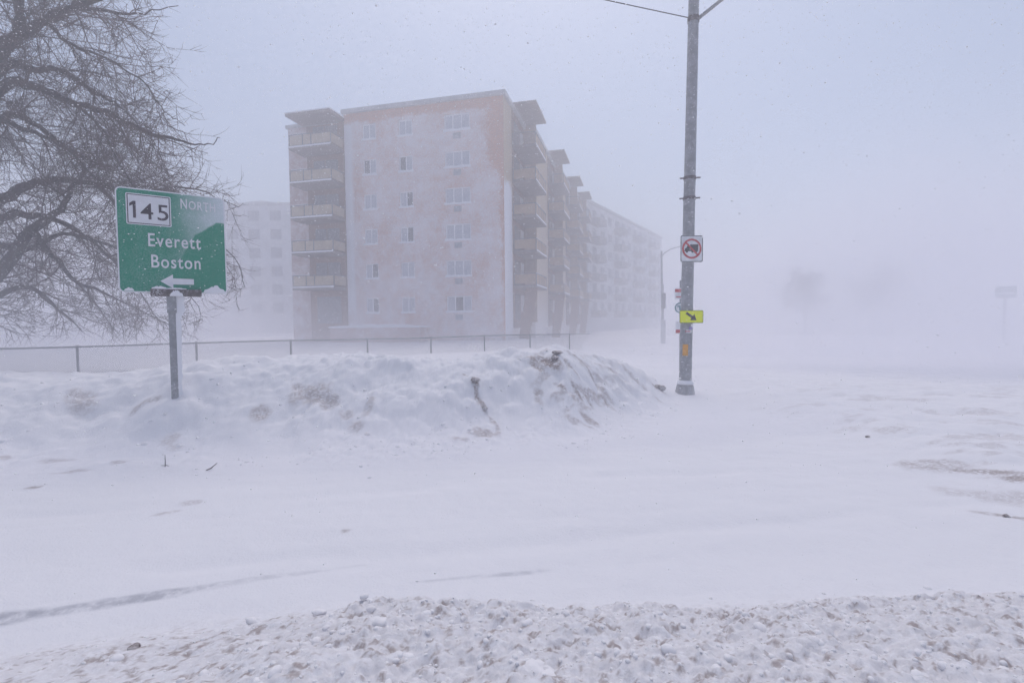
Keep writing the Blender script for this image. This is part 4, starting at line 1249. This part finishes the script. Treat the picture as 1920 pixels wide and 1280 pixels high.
_axes = sign_empty_first()
build_materials()
build_ground()
build_main()
build_far("rear_apartment_block", (10.1, 72.0), (32.3, 108.0), 19.0, 14, 13, 6,
          "long pale block receding down the street beyond the brick building", M['far_wall'], balcony=True)
build_far("grey_apartment_block", (-56, 75.0), (-27, 75.0), 19.2, 14, 9, 6,
          "grey block half hidden between the green sign and the brick building", M['far_wall'], bulk=(15.5, 21.5, 1.0))
build_guide_sign()
pole, lean = build_pole()
zz = pole.location.z
build_truck_sign(pole.location.x + lean * 3.45 + .02, pole.location.y - .175, 3.43)
build_arrow_sign(pole.location.x + lean * 1.85 + .05, pole.location.y - .18, 1.85)
build_bus_post(); build_lamp(); build_signal(); build_far_sign(); build_wire()
build_fence()
build_limb_tree()
build_small_tree("distant_tree", (31.7, 54, 0), 7.7, 3.2, "ghostly bare tree in the white-out, first one past the grey pole", 41, n1=34, trunk_r=.17)
build_small_tree("distant_tree", (40, 55, 0), 7.2, 4.2, "broad ghostly bare tree, nearer to the dim roadside sign", 42, n1=34, trunk_r=.17)
build_clods()
def put(x, y, dz=0.0): return (x, y, gz(x, y) + dz)
lump_thing("ice_chunk", put(.80, 9.02, .05), (.10, .07, .045), M['dirty_ice'], "flat dark ice chunk perched on the very peak of the snow bank", "ice chunk", 101)
lump_thing("ice_chunk", put(.76, 8.93, .02), (.08, .06, .06), M['dirty_ice'], "rounded dark ice chunk just under the flat one on the bank peak", "ice chunk", 102)
lump_thing("ice_chunk", put(-.62, 8.22, .02), (.07, .05, .045), M['dirty_ice'], "small dark ice chunk in the upper part of the bank's long crease", "ice chunk", 103)
lump_thing("ice_chunk", put(-.44, 7.90, .02), (.05, .05, .04), M['dirty_ice'], "small dark ice chunk halfway down the bank's long crease", "ice chunk", 104)
lump_thing("ice_chunk", put(5.21, 7.24, .0), (.04, .025, .025), M['dirty_ice'], "lone dark ice chunk far out on the snow to the right of the grey pole", "ice chunk", 105)
lump_thing("ice_chunk", put(4.45, 4.43, .0), (.03, .022, .03), M['dirty_ice'], "dark ice chunk at the right edge of the road snow", "ice chunk", 106)
lump_thing("ice_chunk", put(3.35, 11.35, -.01), (.15, .09, .08), M['dirty_ice'], "brownish ice chunk lying beside the foot of the grey pole", "ice chunk", 107)
lump_thing("snow_clump", put(-1.89, 2.43, .0), (.028, .02, .02), M['dirty_ice'], "dirty dark clump on the smooth left part of the near heap", "snow clump", 108)
lump_thing("snow_clump", put(-.67, 2.39, .0), (.042, .036, .03), M['clod'], "largest round white clump near the back of the near heap", "snow clump", 109)
lump_thing("snow_clump", put(-1.48, 2.77, .02), (.036, .024, .026), M['clod'], "pale pointed clump on the left back edge of the near heap", "snow clump", 110)
lump_thing("snow_clump", put(-1.13, 2.80, .02), (.04, .03, .022), M['clod'], "wide pale clump standing apart behind the near heap", "snow clump", 111)
lump_thing("snow_clump", put(-.85, 2.78, .02), (.024, .022, .02), M['clod'], "small round clump resting behind the largest white clump", "snow clump", 112)
lump_thing("snow_clump", put(.10, 1.99, -.02), (.085, .07, .06), M['clod'], "big smooth lump at the bottom middle of the near heap", "snow clump", 113)
twig(put(-4.28, 6.07, -.03), [([(0, 0, 0), (.004, 0, .08), (-.002, .01, .17)], .006), ([(0, 0, .04), (-.05, 0, .045)], .005), ([(0, 0, .05), (.06, .01, .03)], .005)], "thin upright twig poking from the snow below the sign post")
twig(put(-3.63, 5.95, .0), [([(-.08, 0, .0), (-.01, 0, .03), (.05, .02, .085)], .008), ([(-.02, 0, .03), (.02, -.03, .03)], .005)], "slanting dark twig lying on the snow to the right of the upright one")
build_flakes()
build_haze()
build_blowing_snow()
